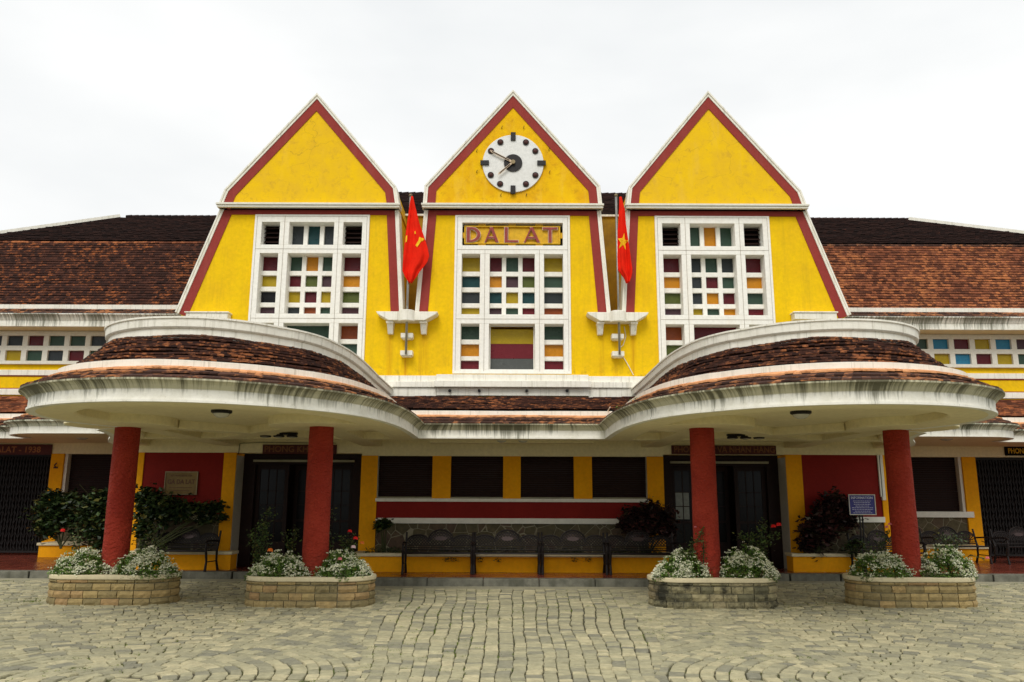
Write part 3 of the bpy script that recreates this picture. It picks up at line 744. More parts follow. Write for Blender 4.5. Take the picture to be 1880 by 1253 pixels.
for gi,gd in enumerate(gables):
    wc=gd['wc']; X=[wc+w_ for w_ in WX]; s=MB(); gl=MB(); lvs=[]
    zt0=zWT
    hz=[zt0,TOPR[0],TOPR[1],RA[0],RA[-1],RB[0],RB[-1],zWB]
    # full height stiles
    for a_,b_ in ((0,1),(6,7)): s.box((X[a_],FY,hz[-1]),(X[b_],YG+.33,hz[0]))
    # horizontals
    for a_,b_ in ((0,1),(2,3),(4,5),(6,7)): s.box((X[1],FY+.001,hz[b_]),(X[6],YG+.329,hz[a_]))
    rngs=[(hz[4+1-2],hz[4]),(hz[5],hz[6])]
    for (zt1,zb1) in ([(RA[0],RA[-1]),(RB[0],RB[-1])]+([(TOPR[0],TOPR[1])] if gd['top'] else [])):
        s.box((X[2],FY+.002,zb1),(X[3],YG+.328,zt1)); s.box((X[4],FY+.002,zb1),(X[5],YG+.328,zt1))
    # thin joint lines between the cast units
    A=gd['A']; Bb=gd['Bb']
    lattice(s,gl,X[1],X[2],RA,1,[[k] for k in A[0]]); lattice(s,gl,X[3],X[4],RA,3,A[1]); lattice(s,gl,X[5],X[6],RA,1,[[k] for k in A[2]])
    lattice(s,gl,X[1],X[2],RB,1,[[k] for k in Bb[0]]); lattice(s,gl,X[5],X[6],RB,1,[[k] for k in Bb[2]])
    if Bb[1]:
        gl.box((X[3],GY,RB[-1]),(X[4],GY+.02,RB[0]),GK.index(Bb[1]))
    else:
        zz=[RB[0]-.06,z_(627.5),z_(655),RB[-1]+.02]
        for k,(c_) in enumerate('YSD'): gl.box((X[3]+.03,GY-.01*k,zz[k+1]),(X[4]-.03,GY+.02,zz[k]-.006),GK.index(c_))
        s.box((X[3],GY-.03,RB[-1]),(X[3]+.03,GY+.02,RB[0])); s.box((X[4]-.03,GY-.03,RB[-1]),(X[4],GY+.02,RB[0]))
    if gd['top']:
        lattice(s,gl,X[3],X[4],[TOPR[0],TOPR[1]],3,[gd['top']])
        for (a_,b_,mi_) in ((1,2,0),(5,6,1)):
            n_=5; lv=MB(); lvs.append(lv)
            for k in range(n_):
                z0=TOPR[1]+(TOPR[0]-TOPR[1])*k/n_; z1=z0+(TOPR[0]-TOPR[1])/n_
                lv.add([(X[a_],GY-.10,z0+.01),(X[b_],GY-.10,z0+.01),(X[b_],GY+.03,z1),(X[a_],GY+.03,z1),(X[a_],GY-.10,z0+.03),(X[b_],GY-.10,z0+.03)],[(0,1,2,3),(0,4,5,1)],0)
            lv.box((X[a_],GY+.04,TOPR[1]),(X[b_],GY+.06,TOPR[0]),1)
    win=s.build('window',M['white_win'],B,bevel=.008)
    gl.build('pane',GM,win)
    for lv in lvs: lv.build('louvre',[M['shutter'],M['void']],win)
    j=MB()
    xs=[(X[2]+X[3])/2,(X[4]+X[5])/2]
    zj=[(TOPR[1]+RA[0])/2,(RA[-1]+RB[0])/2]
    for x in xs: j.box((x-.004,FY-.004,RB[-1]-.05),(x+.004,FY+.01,(zt0-.04) if gd['top'] else zj[0]))
    for z in zj: j.box((X[0]+.06,FY-.004,z-.004),(X[7]-.06,FY+.01,z+.004))
    for x in (X[0]+.06,X[7]-.06): j.box((x-.004,FY-.0035,RB[-1]-.04),(x+.004,FY+.01,zt0-.05))
    j.box((X[0]+.06,FY-.0036,zt0-.054),(X[7]-.06,FY+.01,zt0-.046))
    j.build('joint',plain('joint_line_brown',(.36,.31,.24),.9,.1),win)  # thin brown lines along the joints of the cast units
    gd['X']=X
# sill block and ledges at the foot of the upper wall
s=MB(); x0,x1=XS(797,700,YG-.3),XS(1085,700,YG-.3)
s.box((x0,YG-.34,Zc(711,YG-.34)),(x1,YG+.02,Zc(699,YG-.34))); s.box((x0+.04,YG-.24,Zc(699,YG-.34)),(x1-.05,YG+.021,Zc(688,YG-.24)))
s.box((x0+.05,YG-.20,Zc(727,YG-.2)),(x1-.04,YG+.022,Zc(711,YG-.34)))
sill=s.build('window_ledge',M['band'],B,bevel=.012)
for px in (826,880,967,1041): 
    s=MB(); p=at(px,718,YG-.2); s.tube([(p.x,YG-.15,p.z),(p.x,YG-.27,p.z-.005)],.035,10); s.build('drain_spout',M['black'],sill)
for a_,b_ in ((Xl-.3,x0+.045),(x1-.045,Xr+.3)):
    s=MB(); s.box((a_,YG-.22,Zc(712,YG-.2)),(b_,YG+.021,Zc(701,YG-.2))); s.box((a_,YG-.14,Zc(701,YG-.2)),(b_,YG+.02,Zc(690.5,YG-.14))); s.box((a_,YG-.17,Zc(734,YG-.17)),(b_,YG+.019,Zc(712,YG-.2)))
    s.build('wall_ledge',M['band'],B,bevel=.012)
# flat coping slabs beside the outer windows
for (xa,xb) in ((342,418),(1458,1536)):
    a_=at(xa,575,YG-.2);b_=at(xb,583,YG-.2); s=MB(); s.box((a_.x,YG-.22,b_.z-.05),(b_.x,YG+.01,a_.z)); s.box((a_.x-.03,YG-.25,a_.z),(b_.x+.03,YG+.01,a_.z+.03)); s.build('coping_slab',M['band'],B,bevel=.008)
# brackets
for k,(px) in enumerate((747.5,1134)):
    c=at(px,580,YG-.25); x=c.x; s=MB()
    zt_=Zc(573.5,YG-.3); zb_=Zc(588,YG-.3)
    pr_=[(x-.72,zt_),(x+.72,zt_),(x+.68,zt_-.06),(x+.42,zb_-.02),(x-.42,zb_-.02),(x-.68,zt_-.06)]
    s.prism(pr_,YG-.34,YG+.02)
    s.slab([(x+.19*math.cos(R(a)),YG-.30+.19*math.sin(R(a))) for a in range(180,361,15)],zb_-.05,zt_+.02)
    br=s.build('flagpole_bracket',M['band'],B,bevel=.012)
    for dx in (-.40,.38):
        s=MB(); s.add([(x+dx-.075,YG-.26,zb_-.02),(x+dx+.075,YG-.26,zb_-.02),(x+dx+.075,YG+.02,zb_-.02),(x+dx-.075,YG+.02,zb_-.02),
               (x+dx-.06,YG-.12,zb_-.30),(x+dx+.06,YG-.12,zb_-.30),(x+dx+.06,YG+.02,zb_-.30),(x+dx-.06,YG+.02,zb_-.30)],
              [(0,1,5,4),(1,2,6,5),(2,3,7,6),(3,0,4,7),(4,5,6,7),(0,3,2,1)]); s.box((x+dx-.085,YG-.28,zb_-.07),(x+dx+.085,YG+.01,zb_-.03))
        s.build('corbel',M['band'],br,bevel=.006)
    for yy in (617,649):
        z=Zc(yy,YG-.2); s=MB(); s.box((x-.14,YG-.22,z-.055),(x+.14,YG+.01,z+.055)); s.box((x-.11,YG-.2,z-.075),(x+.11,YG+.01,z-.055))
        s.build('pole_clamp',M['band'],br,bevel=.006)
# --- side wall of the main block and set-back wings (mirrored with measured colours)
wingcol={-1:(['BBRGGB'],['NYGBRG']),1:(['CRYCNG'],['YCRYGC'])}
XB=8.72
for sg in (-1,1):
    def X_(px,y,Y):
        return at(px if sg<0 else 1880-px,y,Y).x*1.0
    s=MB(); s.box((sg*XB,YW+.41,FLOOR-.1),(sg*(XB-.3),YV+.3,H+2.2)); s.box((sg*XB,YW-.029,FLOOR-.1),(sg*(XB-.14),YW+.41,Zc(833.5,YW)-.002)); s.build('side_wall',M['yellow_bounce'],B)
    # upper wing wall
    zs=[Zc(y,YV) for y in (673,683,693,695,716,718,729)]
    s=MB(); zf0=zs[0]; zft=Zc(612.5,YV)
    xa=sg*5.0; xb=sg*21
    s.box((xa,YV+.0,zs[-1]-.4),(xb,YV+.3,zft+.3)); wv=s.build('wing_wall',M['yellow'],B)
    s=MB(); s.box((xa,YV-.05,zs[2]),(xb,YV+.01,zs[1])); s.box((xa,YV-.07,zs[6]),(xb,YV+.01,zs[5])); s.build('white_string_course',M['band'],wv,bevel=.006)
    s=MB(); s.box((xa,YV-.02,zs[3]),(xb,YV+.012,zs[2]-.001)); s.box((xa,YV-.02,zs[5]+.001),(xb,YV+.012,zs[4])); s.build('red_line',M['red_trim'],wv)
    # window strip
    zA=[Zc(y,YV) for y in (621,639.5,648,667)]
    s=MB(); gl=MB(); ztop=zft
    pitch=.607; pw=.455
    x0=at(16.6,627,YV).x if sg<0 else at(1862,627,YV).x
    s.box((xa,YV-.10,zA[0]),(xb,YV+.02,ztop)); s.box((xa,YV-.10,zA[2]),(xb,YV+.019,zA[1])); s.box((xa,YV-.10,zs[0]),(xb,YV+.02,zA[3]))
    base=x0 if sg<0 else x0-pw*0
    rA,rB=wingcol[sg]; k0=-14
    for k in range(-14,16):
        x=base+k*pitch
        if not (min(xa,xb)-.5<x<max(xa,xb)): continue
        s.box((x-(pitch-pw),YV-.099,zA[3]),(x,YV+.018,zA[0]))
        for r,row_ in enumerate((rA[0],rB[0])):
            if sg<0: c=row_[(k+1)%6]
            else: c=row_[(k+4)%6] if False else row_[(k+4)%6]
            gl.box((x-.02,YV-.02,zA[1+2*r]-.01),(x+pw+.02,YV-.006,zA[2*r]+.01),GK.index(c))
    wn=s.build('window',M['cream'],B,bevel=.006); gl.build('pane',GM,wn)
    # eave: fascia, gutter, soffit, small tile strip, white band, roof
    YE=YV-.75
    base_e=[(sg*21,YE),(sg*9.6,YE),(sg*9.3,YE-.06),(sg*9.05,YE-.3),(sg*8.8,YE-.42),(sg*6,YE-.42)]
    if sg>0: base_e=base_e[::-1]
    EP=Path(base_e); 
    ez=Zc(602.5,YE); g1=Zc(591.5,YE); g2=Zc(579,YE-.1); t2=Zc(570,YE+.25); b2=Zc(563,YE+.25)
    s=MB(); sweep(s,EP,[(0,ez),(0,g1),(.1,g1),(.1,ez)]); ev=s.build('eaves_fascia',M['eave'],B)
    s=MB(); sweep(s,EP,[(-.01,g1),(-.05,g1+.07),(-.10,g2-.04),(-.13,g2-.03),(-.13,g2),(.06,g2),(.06,g1)]); s.build('gutter',M['eave'],ev)
    s=MB(); sweep(s,EP,[(.05,ez+.01),(.05,ez+.06),(1.3,ez+.06),(1.3,ez+.01)]); s.build('soffit',M['soffit'],ev)
    s=MB(); tiles(s,EP,-.12,g2-.01,.26,t2-.01,2,.2,0,.02,wob=.01); s.build('eaves_tiles',M['tile_low'],ev)
    s=MB(); sweep(s,EP,[(.24,t2-.1),(.24,b2),(.4,b2),(.4,t2-.1)],0,.01); s.build('eaves_band',M['band'],ev)
    # big roof: steep lower slope, shallow upper slope with hipped end
    rb=b2-.01; Yb=YE+.42; Y1=Yb+1.0; z1=Zc(447,Y1); Y2=Y1+2.3; z2=Zc(402.5,Y2)
    xe=sg*21
    RPth=Path([(-21,0),(-5,0)] if sg<0 else [(5,0),(21,0)]); RPth.P=[(p[0],Yb) for p in RPth.P]
    s=MB(); mt='tile_wing' if sg<0 else 'tile_wing_r'
    xh=sg*16.2
    tiles(s,RPth,0,rb,Y1-Yb,z1,27,.13,0,.026,cap=1,wob=.012,lift=.034,clip=lambda x,y,z:abs(x)<17.0)
    s.add([(-17 if sg<0 else 5,Yb+.04,rb-.05),(-5 if sg<0 else 17,Yb+.04,rb-.05),(-5 if sg<0 else 17,Y1+.04,z1-.05),(-17 if sg<0 else 5,Y1+.04,z1-.05)],[(0,1,2,3)],0,(.1,0))
    s.build('mansard_roof',[M[mt],M['tile_low'] if sg>0 else M['tile_wing_r']],B)
    # hip line
    ph=at(220,401,Y2) if sg<0 else at(1668,403,Y2)
    xr_=ph.x; 
    # intersection of the sight line at the frame edge with the upper slope
    d=ray(0,431) if sg<0 else ray(1880,431); sl=(z2-z1)/(Y2-Y1)
    k_=(z1-sl*Y1-EYE)/(d.z-sl*d.y); pe=(d.x*k_,d.y*k_,EYE+d.z*k_)
    slope_x=(pe[0]-xr_)/(pe[1]-Y2)
    def hipx(Y): return xr_+slope_x*(Y-Y2)
    up=Path([(-21,Y1),(-5,Y1)] if sg<0 else [(5,Y1),(21,Y1)])
    s=MB(); tiles(s,up,0,z1+.03,Y2-Y1,z2,22,.14,0,.022,wob=.012,lift=.03,clip=lambda x,y,z:(x>hipx(y) if sg<0 else x<hipx(y)))
    s.add([(hipx(Y1),Y1,z1-.02),(sg*5,Y1,z1-.02),(sg*5,Y2,z2-.04),(hipx(Y2),Y2,z2-.04)],[(0,1,2,3)],0,(.1,0))
    s.add([(hipx(Y1),Y1,z1-.02),(hipx(Y2),Y2,z2-.04),(hipx(Y1),Y2+2.3,z1-.02)],[(0,1,2)],0,(.1,0))
    s.add([(sg*5,Y2,z2-.04),(hipx(Y2),Y2,z2-.04),(hipx(Y1),Y2+2.3,z1-.02),(sg*5,Y2+2.3,z1-.02)],[(0,1,2,3)],0,(.1,0))
    for k in range(40):
        xx=sg*(5+.22*k)
        if abs(xx)<abs(xr_): s.tube([(xx,Y2,z2+.02),(xx+.2,Y2,z2+.035)],.065,6,0,(random.random(),0))
    s.build('upper_roof',M['tile_dark'],B)
    s=MB(); a_=Vector((hipx(Y2),Y2,z2+.05)); b_=Vector((hipx(Y1),Y1,z1+.06)); s.bar(a_,b_,.16,.10,(0,0,1)); s.build('hip_coping',M['band'],B)
    # ---- wing porch canopy
    WZ=1.49
    wp=[(21,20.5),(12.45,20.5),(12.43,20.1),(12.3,19.55),(12.0,19.15),(11.6,18.9),(11.1,18.82),(8.9,18.82)]
    wp=[(sg*x,y) for x,y in wp]
    wp=chaikin(wp,{0,1,7})
    if sg>0: wp=wp[::-1]
    WP=Path(wp)
    s=MB(); sweep(s,WP,[(0,H+WZ),(0,H+WZ+.17),(.1,H+WZ+.17),(.1,H+WZ)]); wcn=s.build('wing_canopy',stained('stained_wing_fascia',H+WZ,H+WZ+.28,.8),B)
    s=MB(); sweep(s,WP,[(-.012,H+WZ+.17),(-.05,H+WZ+.23),(-.12,H+WZ+.27),(-.15,H+WZ+.28),(-.15,H+WZ+.31),(.05,H+WZ+.31),(.05,H+WZ+.17)]); s.build('gutter',stained('mossy_wing_gutter',H+WZ+.05,H+WZ+.25,1.0,(.66,.66,.52),(.06,.065,.03)),wcn)
    s=MB(); tiles(s,WP,-.13,H+WZ+.30,.34,H+WZ+.54,3,.15,0,.02,cap=1,wob=.012); s.build('lower_tiles',[M['tile_low'],M['tile_cap']],wcn)
    s=MB(); sweep(s,WP,[(.32,H+WZ+.45),(.32,H+WZ+.66),(.44,H+WZ+.66),(.44,H+WZ+.45)],0,.01); s.build('kerb_band',M['band'],wcn)
    s=MB(); sweep(s,WP,[(.02,H+WZ+.05),(.02,H+WZ+.30),(.33,H+WZ+.52),(.45,H+WZ+.5),(.45,H+WZ+.05)]); s.build('roof_body',M['void'],wcn)
    up=Path([(-21,20.5),(-9,20.5)] if sg<0 else [(9,20.5),(21,20.5)])
    zu0=Zc(761,21.0); zu1=Zc(731,YV-.1)
    s=MB(); tiles(s,up,.5,zu0,2.25,zu1,13,.15,0,.018,wob=.012,lift=.014)
    s.add([(sg*9,20.95,zu0-.06),(sg*21,20.95,zu0-.06),(sg*21,YV,zu1-.02),(sg*9,YV,zu1-.02)],[(0,1,2,3)],0,(.2,0)); s.build('upper_tiles',M['tile_wing_r'],wcn)
    s=MB(); s.slab([(sg*8.75,YV+.2),(sg*8.75,18.95),(sg*11.2,18.95),(sg*11.9,19.2),(sg*12.3,19.8),(sg*12.4,20.62),(sg*21,20.62),(sg*21,YV+.2)],H+WZ+.03,H+WZ+.09)
    s.build('soffit',M['soffit'],wcn)
    # ---- wing ground floor (measured on each side)
    lin=Zc(836.5,YV)
    s=MB(); s.box((sg*8.7,YV-.02,lin),(sg*21,YV+.3,H+WZ+.05)); s.build('wing_beam',M['soffit'],B)
    if sg<0: pa,pb=at(96,836,YV).x,at(119.5,836,YV).x
    else: pa,pb=at(1764,838,YV).x,at(1788.5,838,YV).x
    s=MB(); s.box((pa,YV-.04,FLOOR-.1),(pb,YV+.5,lin)); s.build('pillar',M['yellow_bounce'],B)
    # wall below window and shutter between pillar and the main block
    xin=pb if sg<0 else pa; xo=sg*8.7
    zsl=at(1730,941,YV).z
    s=MB(); s.box((xin,YV+.02,FLOOR-.1),(xo,YV+.3,zsl)); s.build('stone_wall',M['crazy'],B)
    s=MB(); s.box((xin+sg*.15,YV-.10,zsl-.14),(xo,YV+.2,zsl+.02)); s.build('window_sill',M['cream'],B,bevel=.008)
    s=MB(); z=zsl+.02
    while z<lin: s.prism([(0,0)]*0 or [(min(xin,xo),z),(max(xin,xo),z),(max(xin,xo),z+.055),(min(xin,xo),z+.055)],YV+.20,YV+.24); s.add([(min(xin,xo),YV+.19,z+.052),(max(xin,xo),YV+.19,z+.052),(max(xin,xo),YV+.23,z+.062),(min(xin,xo),YV+.23,z+.062)],[(0,1,2,3)]); z+=.062
    s.build('roller_shutter',M['shutter'],B)
    s=MB(); s.box((pb if sg<0 else pa-.08,YV+.02,zsl),((pb+.08) if sg<0 else pa,YV+.25,lin)); s.build('window_jamb',M['cream'],B)
    # folding gate
    ga,gb=(pa-2.2,pa) if sg<0 else (pb,pb+2.2)
    s=MB(); n_=26; zg0,zg1=FLOOR+.05,lin-.02
    for i in range(n_+1):
        x=ga+(gb-ga)*i/n_; s.box((x-.012,YV+.10,zg0),(x+.012,YV+.13,zg1))
    for i in range(n_):
        xa_,xb_=ga+(gb-ga)*i/n_,ga+(gb-ga)*(i+1)/n_
        nn=14
        for q in range(nn):
            za,zb2=zg0+(zg1-zg0)*q/nn,zg0+(zg1-zg0)*(q+1)/nn
            if (i+q)%2: s.bar((xa_,YV+.09,za),(xb_,YV+.09,zb2),.012,.006)
            else: s.bar((xa_,YV+.09,zb2),(xb_,YV+.09,za),.012,.006)
    for z in (zg0,zg1-.05): s.box((ga,YV+.06,z),(gb,YV+.16,z+.05))
    gt=s.build('folding_gate',M['gate'],B)
    s=MB(); s.box((sg*8.7,YV+.9,0),(sg*22,YV+1.0,4)); s.build('dark_interior',M['void'],B)
    s=MB(); s.box((ga-2,YV,FLOOR-.1),(ga-.0,YV+.3,lin)) if sg<0 else s.box((gb,YV,FLOOR-.1),(gb+2,YV+.3,lin)); s.build('pillar',M['yellow_bounce'],B)

# --- ground floor of the main block
Zl=Zc(838,YW); Zl2=Zc(833.5,YW)
def gx(px,y=900): return at(px,y,YW).x
xs_=dict(p4a=gx(662),p4b=gx(692),p5a=gx(1188.5),p5b=gx(1219))
s=MB()
s.box((xs_['p4a'],YW-.002,Zl),(xs_['p5b'],YW+.4,SZ+.155)); s.box((-8.75,YW,Zl2),(xs_['p4a'],YW+.4,SZ+.155)); s.box((xs_['p5b'],YW,Zl2),(8.75,YW+.4,SZ+.155))
s.build('beam',M['soffit'],B)
s=MB(); s.box((-9,YW+2.2,0),(9,YW+2.3,3.2)); s.box((-9,YW+.5,0),(-8.9,YW+2.3,3.2)); s.box((8.9,YW+.5,0),(9,YW+2.3,3.2)); s.build('dark_interior',M['void'],B)
def pillar(a_,b_,zt_=Zl2,rv=0):
    s=MB(); s.box((a_,YW-.03,FLOOR-.05),(b_,YW+.55,zt_)); o=s.build('pillar',M['yellow_bounce'],B)
pillar(gx(407.5),gx(435,835)-.0); pillar(gx(662),gx(692),Zl); pillar(gx(1188.5),gx(1219),Zl); pillar(gx(1441,835),gx(1470,835))

# grey reveals beside doors and end windows
GP=plaster('grey_plaster',(.42,.40,.33),(.36,.34,.28),.5)
for a_,zz in ((gx(435,835),FLOOR-.05),(gx(1441,835),FLOOR-.05),(gx(692),Zc(916,YW)),(gx(1188.5),Zc(916,YW))):
    s=MB(); s.box((a_-.012,YW+.0,zz),(a_+.012,YW+.56,Zl-.003)); s.build('grey_reveal',GP,B)
# centre windows with roller shutters
zs0,zs1,zs2,zs3=Zc(916,YW),Zc(922,YW),Zc(952,YW),Zc(962,YW)
s=MB(); s.box((xs_['p4b']-.02,YW-.06,zs1),(xs_['p5a']+.02,YW+.3,zs0)); s.build('window_sill',M['cream'],B,bevel=.006)
s=MB(); s.box((xs_['p4b'],YW-.0,zs2),(xs_['p5a'],YW+.3,zs1)); s.build('red_panel',M['red_wall'],B)
s=MB(); s.box((xs_['p4b'],YW-.05,zs3),(xs_['p5a'],YW+.3,zs2)); s.build('white_band',M['cream'],B,bevel=.006)
s=MB(); s.box((xs_['p4b'],YW+.01,FLOOR),(xs_['p5a'],YW+.3,zs3)); s.build('stone_wall',M['crazy'],B)
op=[(697,793),(827,923.5),(956,1054),(1087.5,1183.5)]; pil=[(793,827),(923.5,956),(1054,1087.5)]
for a_,b_ in pil:
    s=MB(); s.box((gx(a_),YW-.0,zs0),(gx(b_),YW+.4,Zl)); s.build('pillar',M['yellow_bounce'],B)
for a_,b_ in op:
    s=MB(); z=zs0+.03; xa,xb=gx(a_)-.05,gx(b_)+.05
    while z<Zl: 
        s.add([(xa,YW+.14,z),(xb,YW+.14,z),(xb,YW+.12,z+.012),(xa,YW+.12,z+.012),(xb,YW+.125,z+.045),(xa,YW+.125,z+.045),(xb,YW+.145,z+.05),(xa,YW+.145,z+.05)],[(0,1,2,3),(3,2,4,5),(5,4,6,7)]); z+=.05
    sh=s.build('roller_shutter',M['shutter'],B); 
    s=MB(); s.box((xa,YW+.05,zs0),(xb,YW+.13,zs0+.035)); s.build('bottom_rail',M['gutter'],sh)
# side bays: red wall, sill, stone
def bay(x0,x1,name):
    s=MB(); s.box((x0,YW+.0,Zc(947,YW)),(x1,YW+.3,Zl2)); s.build('red_panel',M['red_wall'],B)
    s=MB(); s.box((x0,YW-.05,Zc(957,YW)),(x1+.02,YW+.3,Zc(947,YW))); s.build('window_sill',M['cream'],B,bevel=.006)
    s=MB(); s.box((x0,YW+.012,FLOOR),(x1,YW+.3,Zc(957,YW))); s.build('stone_wall',M['crazy'],B)
bay(-8.578,gx(407.5),'l'); bay(gx(1470,835),8.578,'r')
# ticket opening frame on the right bay
s=MB(); xa,xb=at(1614,870,YW).x,8.60; za,zb=Zc(910,YW),Zl2
s.box((xa,YW-.05,za),(xa+.09,YW+.05,zb)); s.box((xb-.06,YW-.05,za),(xb,YW+.05,zb)); s.box((xa+.0,YW-.07,za-.08),(xb+.05,YW+.05,za)); s.build('white_window_surround',M['cream'],B,bevel=.006)
s=MB(); s.box((xa+.09,YW-.012,za),(xb-.06,YW+.02,zb)); s.build('window_shutter',M['shutter'],B)
# doors
def door(xa,xb,glaze,hx):
    zt_=Zl2-.02; yd=YW+.50
    s=MB(); s.box((xa,yd,FLOOR),(xa+.28,yd+.1,zt_)); s.box((xb-.28,yd,FLOOR),(xb,yd+.1,zt_)); s.box((xa+.28,yd,zt_-.10),(xb-.28,yd+.1,zt_)); s.box((xa+.28,yd-.02,zt_-.22),(xb-.28,yd+.08,zt_-.17))
    df=s.build('door_frame',M['wood'],B,bevel=.005)
    n=3; w_=(xb-xa-.56)/n; zt2=zt_-.22
    for k in range(n):
        x0=xa+.28+w_*k+.01; x1=x0+w_-.02; yy=yd+.12+(.0 if k!=1 else .5)
        s=MB(); s.box((x0,yy,FLOOR+.01),(x0+.09,yy+.05,zt2)); s.box((x1-.09,yy,FLOOR+.01),(x1,yy+.05,zt2)); s.box((x0+.09,yy,FLOOR+.01),(x1-.09,yy+.05,FLOOR+.55)); s.box((x0+.09,yy,zt2-.12),(x1-.09,yy+.05,zt2)); s.box((x0+.09,yy,FLOOR+1.0),(x1-.09,yy+.05,FLOOR+1.06))
        for q in (1,2): s.box((x0+.09+(w_-.2)*q/3-.012,yy+.01,FLOOR+.55),(x0+.09+(w_-.2)*q/3+.012,yy+.04,zt2-.12))
        for q in (1,2): s.box((x0+.09,yy+.01,FLOOR+1.06+q*.33),(x1-.09,yy+.04,FLOOR+1.08+q*.33))
        dl=s.build('door_leaf',M['wood'],B)
        gl=MB(); gl.box((x0+.09,yy+.022,FLOOR+.55),(x1-.09,yy+.028,zt2-.12),0)
        if glaze and k==0: gl.box((x0+.1,yy+.012,FLOOR+1.1),(x0+.42,yy+.018,FLOOR+1.72),1)  # pale sheet painted as the reflection in this leaf
        gl.build('pane',[M['door_glass'],M['door_pale']],dl)
        if k==0:
            s=MB(); s.box((hx-.015,yy-.06,FLOOR+.92),(hx+.015,yy-.03,FLOOR+1.12)); s.box((hx-.01,yy-.03,FLOOR+.94),(hx+.01,yy,FLOOR+.96)); s.box((hx-.01,yy-.03,FLOOR+1.08),(hx+.01,yy,FLOOR+1.10)); s.build('handle',M['steel'],dl)
    # white blind rail above the door
    s=MB(); s.box((xa+.25,yd-.10,zt_-.17),(xb-.25,yd-.05,zt_-.12)); s.build('blind_rail',M['gutter'],df)
m_,n_,b_=mat('dark_door_glass',(.006,.006,.006),.18,.12); M['door_glass']=m_
M['door_pale']=plain('door_glass_reflection',(.17,.19,.15),.3,.5)  # greenish reflection put into the pane colour
door(gx(435,835)+.012,gx(662),False,gx(560)); door(gx(1219),gx(1441,835)-.012,True,gx(1236,945))
# low yellow plant boxes at the wall foot (part of the building)
def plantbox(x0,x1,yf,soilpatch=True):
    s=MB(); s.box((x0,yf,FLOOR-.02),(x1,yf+.12,FLOOR+.32)); s.box((x0,yf+.12,FLOOR-.02),(x0+.12,YW-.032,FLOOR+.32)); s.box((x1-.12,yf+.12,FLOOR-.02),(x1,YW-.032,FLOOR+.32))
    pb=s.build('plant_box',M['yellow_bounce'],B)
    s=MB(); s.box((x0-.04,yf-.05,FLOOR+.32),(x1+.04,yf+.2,FLOOR+.39)); s.box((x0-.04,yf+.2,FLOOR+.32),(x0+.16,YW-.033,FLOOR+.389)); s.box((x1-.16,yf+.2,FLOOR+.32),(x1+.04,YW-.033,FLOOR+.389)); s.build('box_rim',M['cap'],pb,bevel=.012)
    s=MB(); s.box((x0+.1,yf+.1,FLOOR+.2),(x1-.1,YW-.034,FLOOR+.34)); s.build('soil',M['soil'],pb)
BXF=17.95
plantbox(at(647,1040,BXF).x,at(1238,1040,BXF).x,BXF)
plantbox(-8.5,at(423,1030,18.35).x,18.35); plantbox(at(1456,1030,18.35).x,8.5,18.35)
def plantbox2(x0,x1,yf):
    s=MB(); s.box((x0,yf,FLOOR-.02),(x1,YV-.1,FLOOR+.3)); pb=s.build('plant_box',M['yellow_bounce'],B); s=MB(); s.box((x0-.04,yf-.05,FLOOR+.3),(x1+.04,YV-.05,FLOOR+.37)); s.build('box_rim',M['cap'],pb,bevel=.01)
plantbox2(at(70,1015,21.9).x,-9.0,21.9); plantbox2(9.0,at(1815,1015,21.9).x,21.9)
s=MB(); s.tube([at(px,py,YG-.02) for px,py in ((1146,600),(1149,618),(1144,634),(1137,640),(1144,655),(1154,672),(1163,689))],.010,5); s.build('cable',M['cream'],B)
s=MB(); s.tube([at(px,py,16.1+.6*k) for k,(px,py) in enumerate(((1120,748),(1112,762),(1106,771)))],.012,5); s.build('cable',M['cream'],B)
s=MB(); q=at(102,857,YV-.06); s.box((q.x-.06,q.y,q.z-.05),(q.x+.06,q.y+.06,q.z-.01)); s.tube([(q.x,q.y,q.z-.03),(q.x,q.y-.06,q.z+.04),(q.x+.05,q.y-.06,q.z+.09)],.02,6); s.build('wall_fitting',M['disc'],B)
# conduit wires and stains bits on the beam
s=MB(); p=[at(440,818,YW-.02),at(440,834,YW-.02)]; s.tube([at(449,813.5,YW-.02),at(440,815,YW-.02),at(438,834,YW-.02)],.008,5); s.tube([at(449,814,YW-.02),at(480,812.5,YW-.02),at(617,814,YW-.02)],.006,5); s.build('cable',M['black'],B)

# ================================================================= text helper
def text_mesh(txt,size,depth,mat_,parent,name,loc,xs=1.0,align='LEFT',bold=0):
    cu=bpy.data.curves.new(name,'FONT'); cu.body=txt; cu.size=size; cu.extrude=depth; cu.align_x=align; cu.offset=bold; cu.resolution_u=3
    to=bpy.data.objects.new(name,cu); col.objects.link(to); dg=bpy.context.evaluated_depsgraph_get()
    me=bpy.data.meshes.new_from_object(to.evaluated_get(dg)); bpy.data.objects.remove(to); bpy.data.curves.remove(cu)
    me.transform(Matrix.Translation(loc)@Matrix.Rotation(R(90),4,'X')@Matrix.Diagonal((xs,1,1,1)))
    me.materials.clear(); me.materials.append(mat_); o=bpy.data.objects.new(name,me); col.objects.link(o)
    wp=Vector(); q=parent
    while q: wp+=q.location; q=q.parent
    o.parent=parent; o.location=-wp; return o
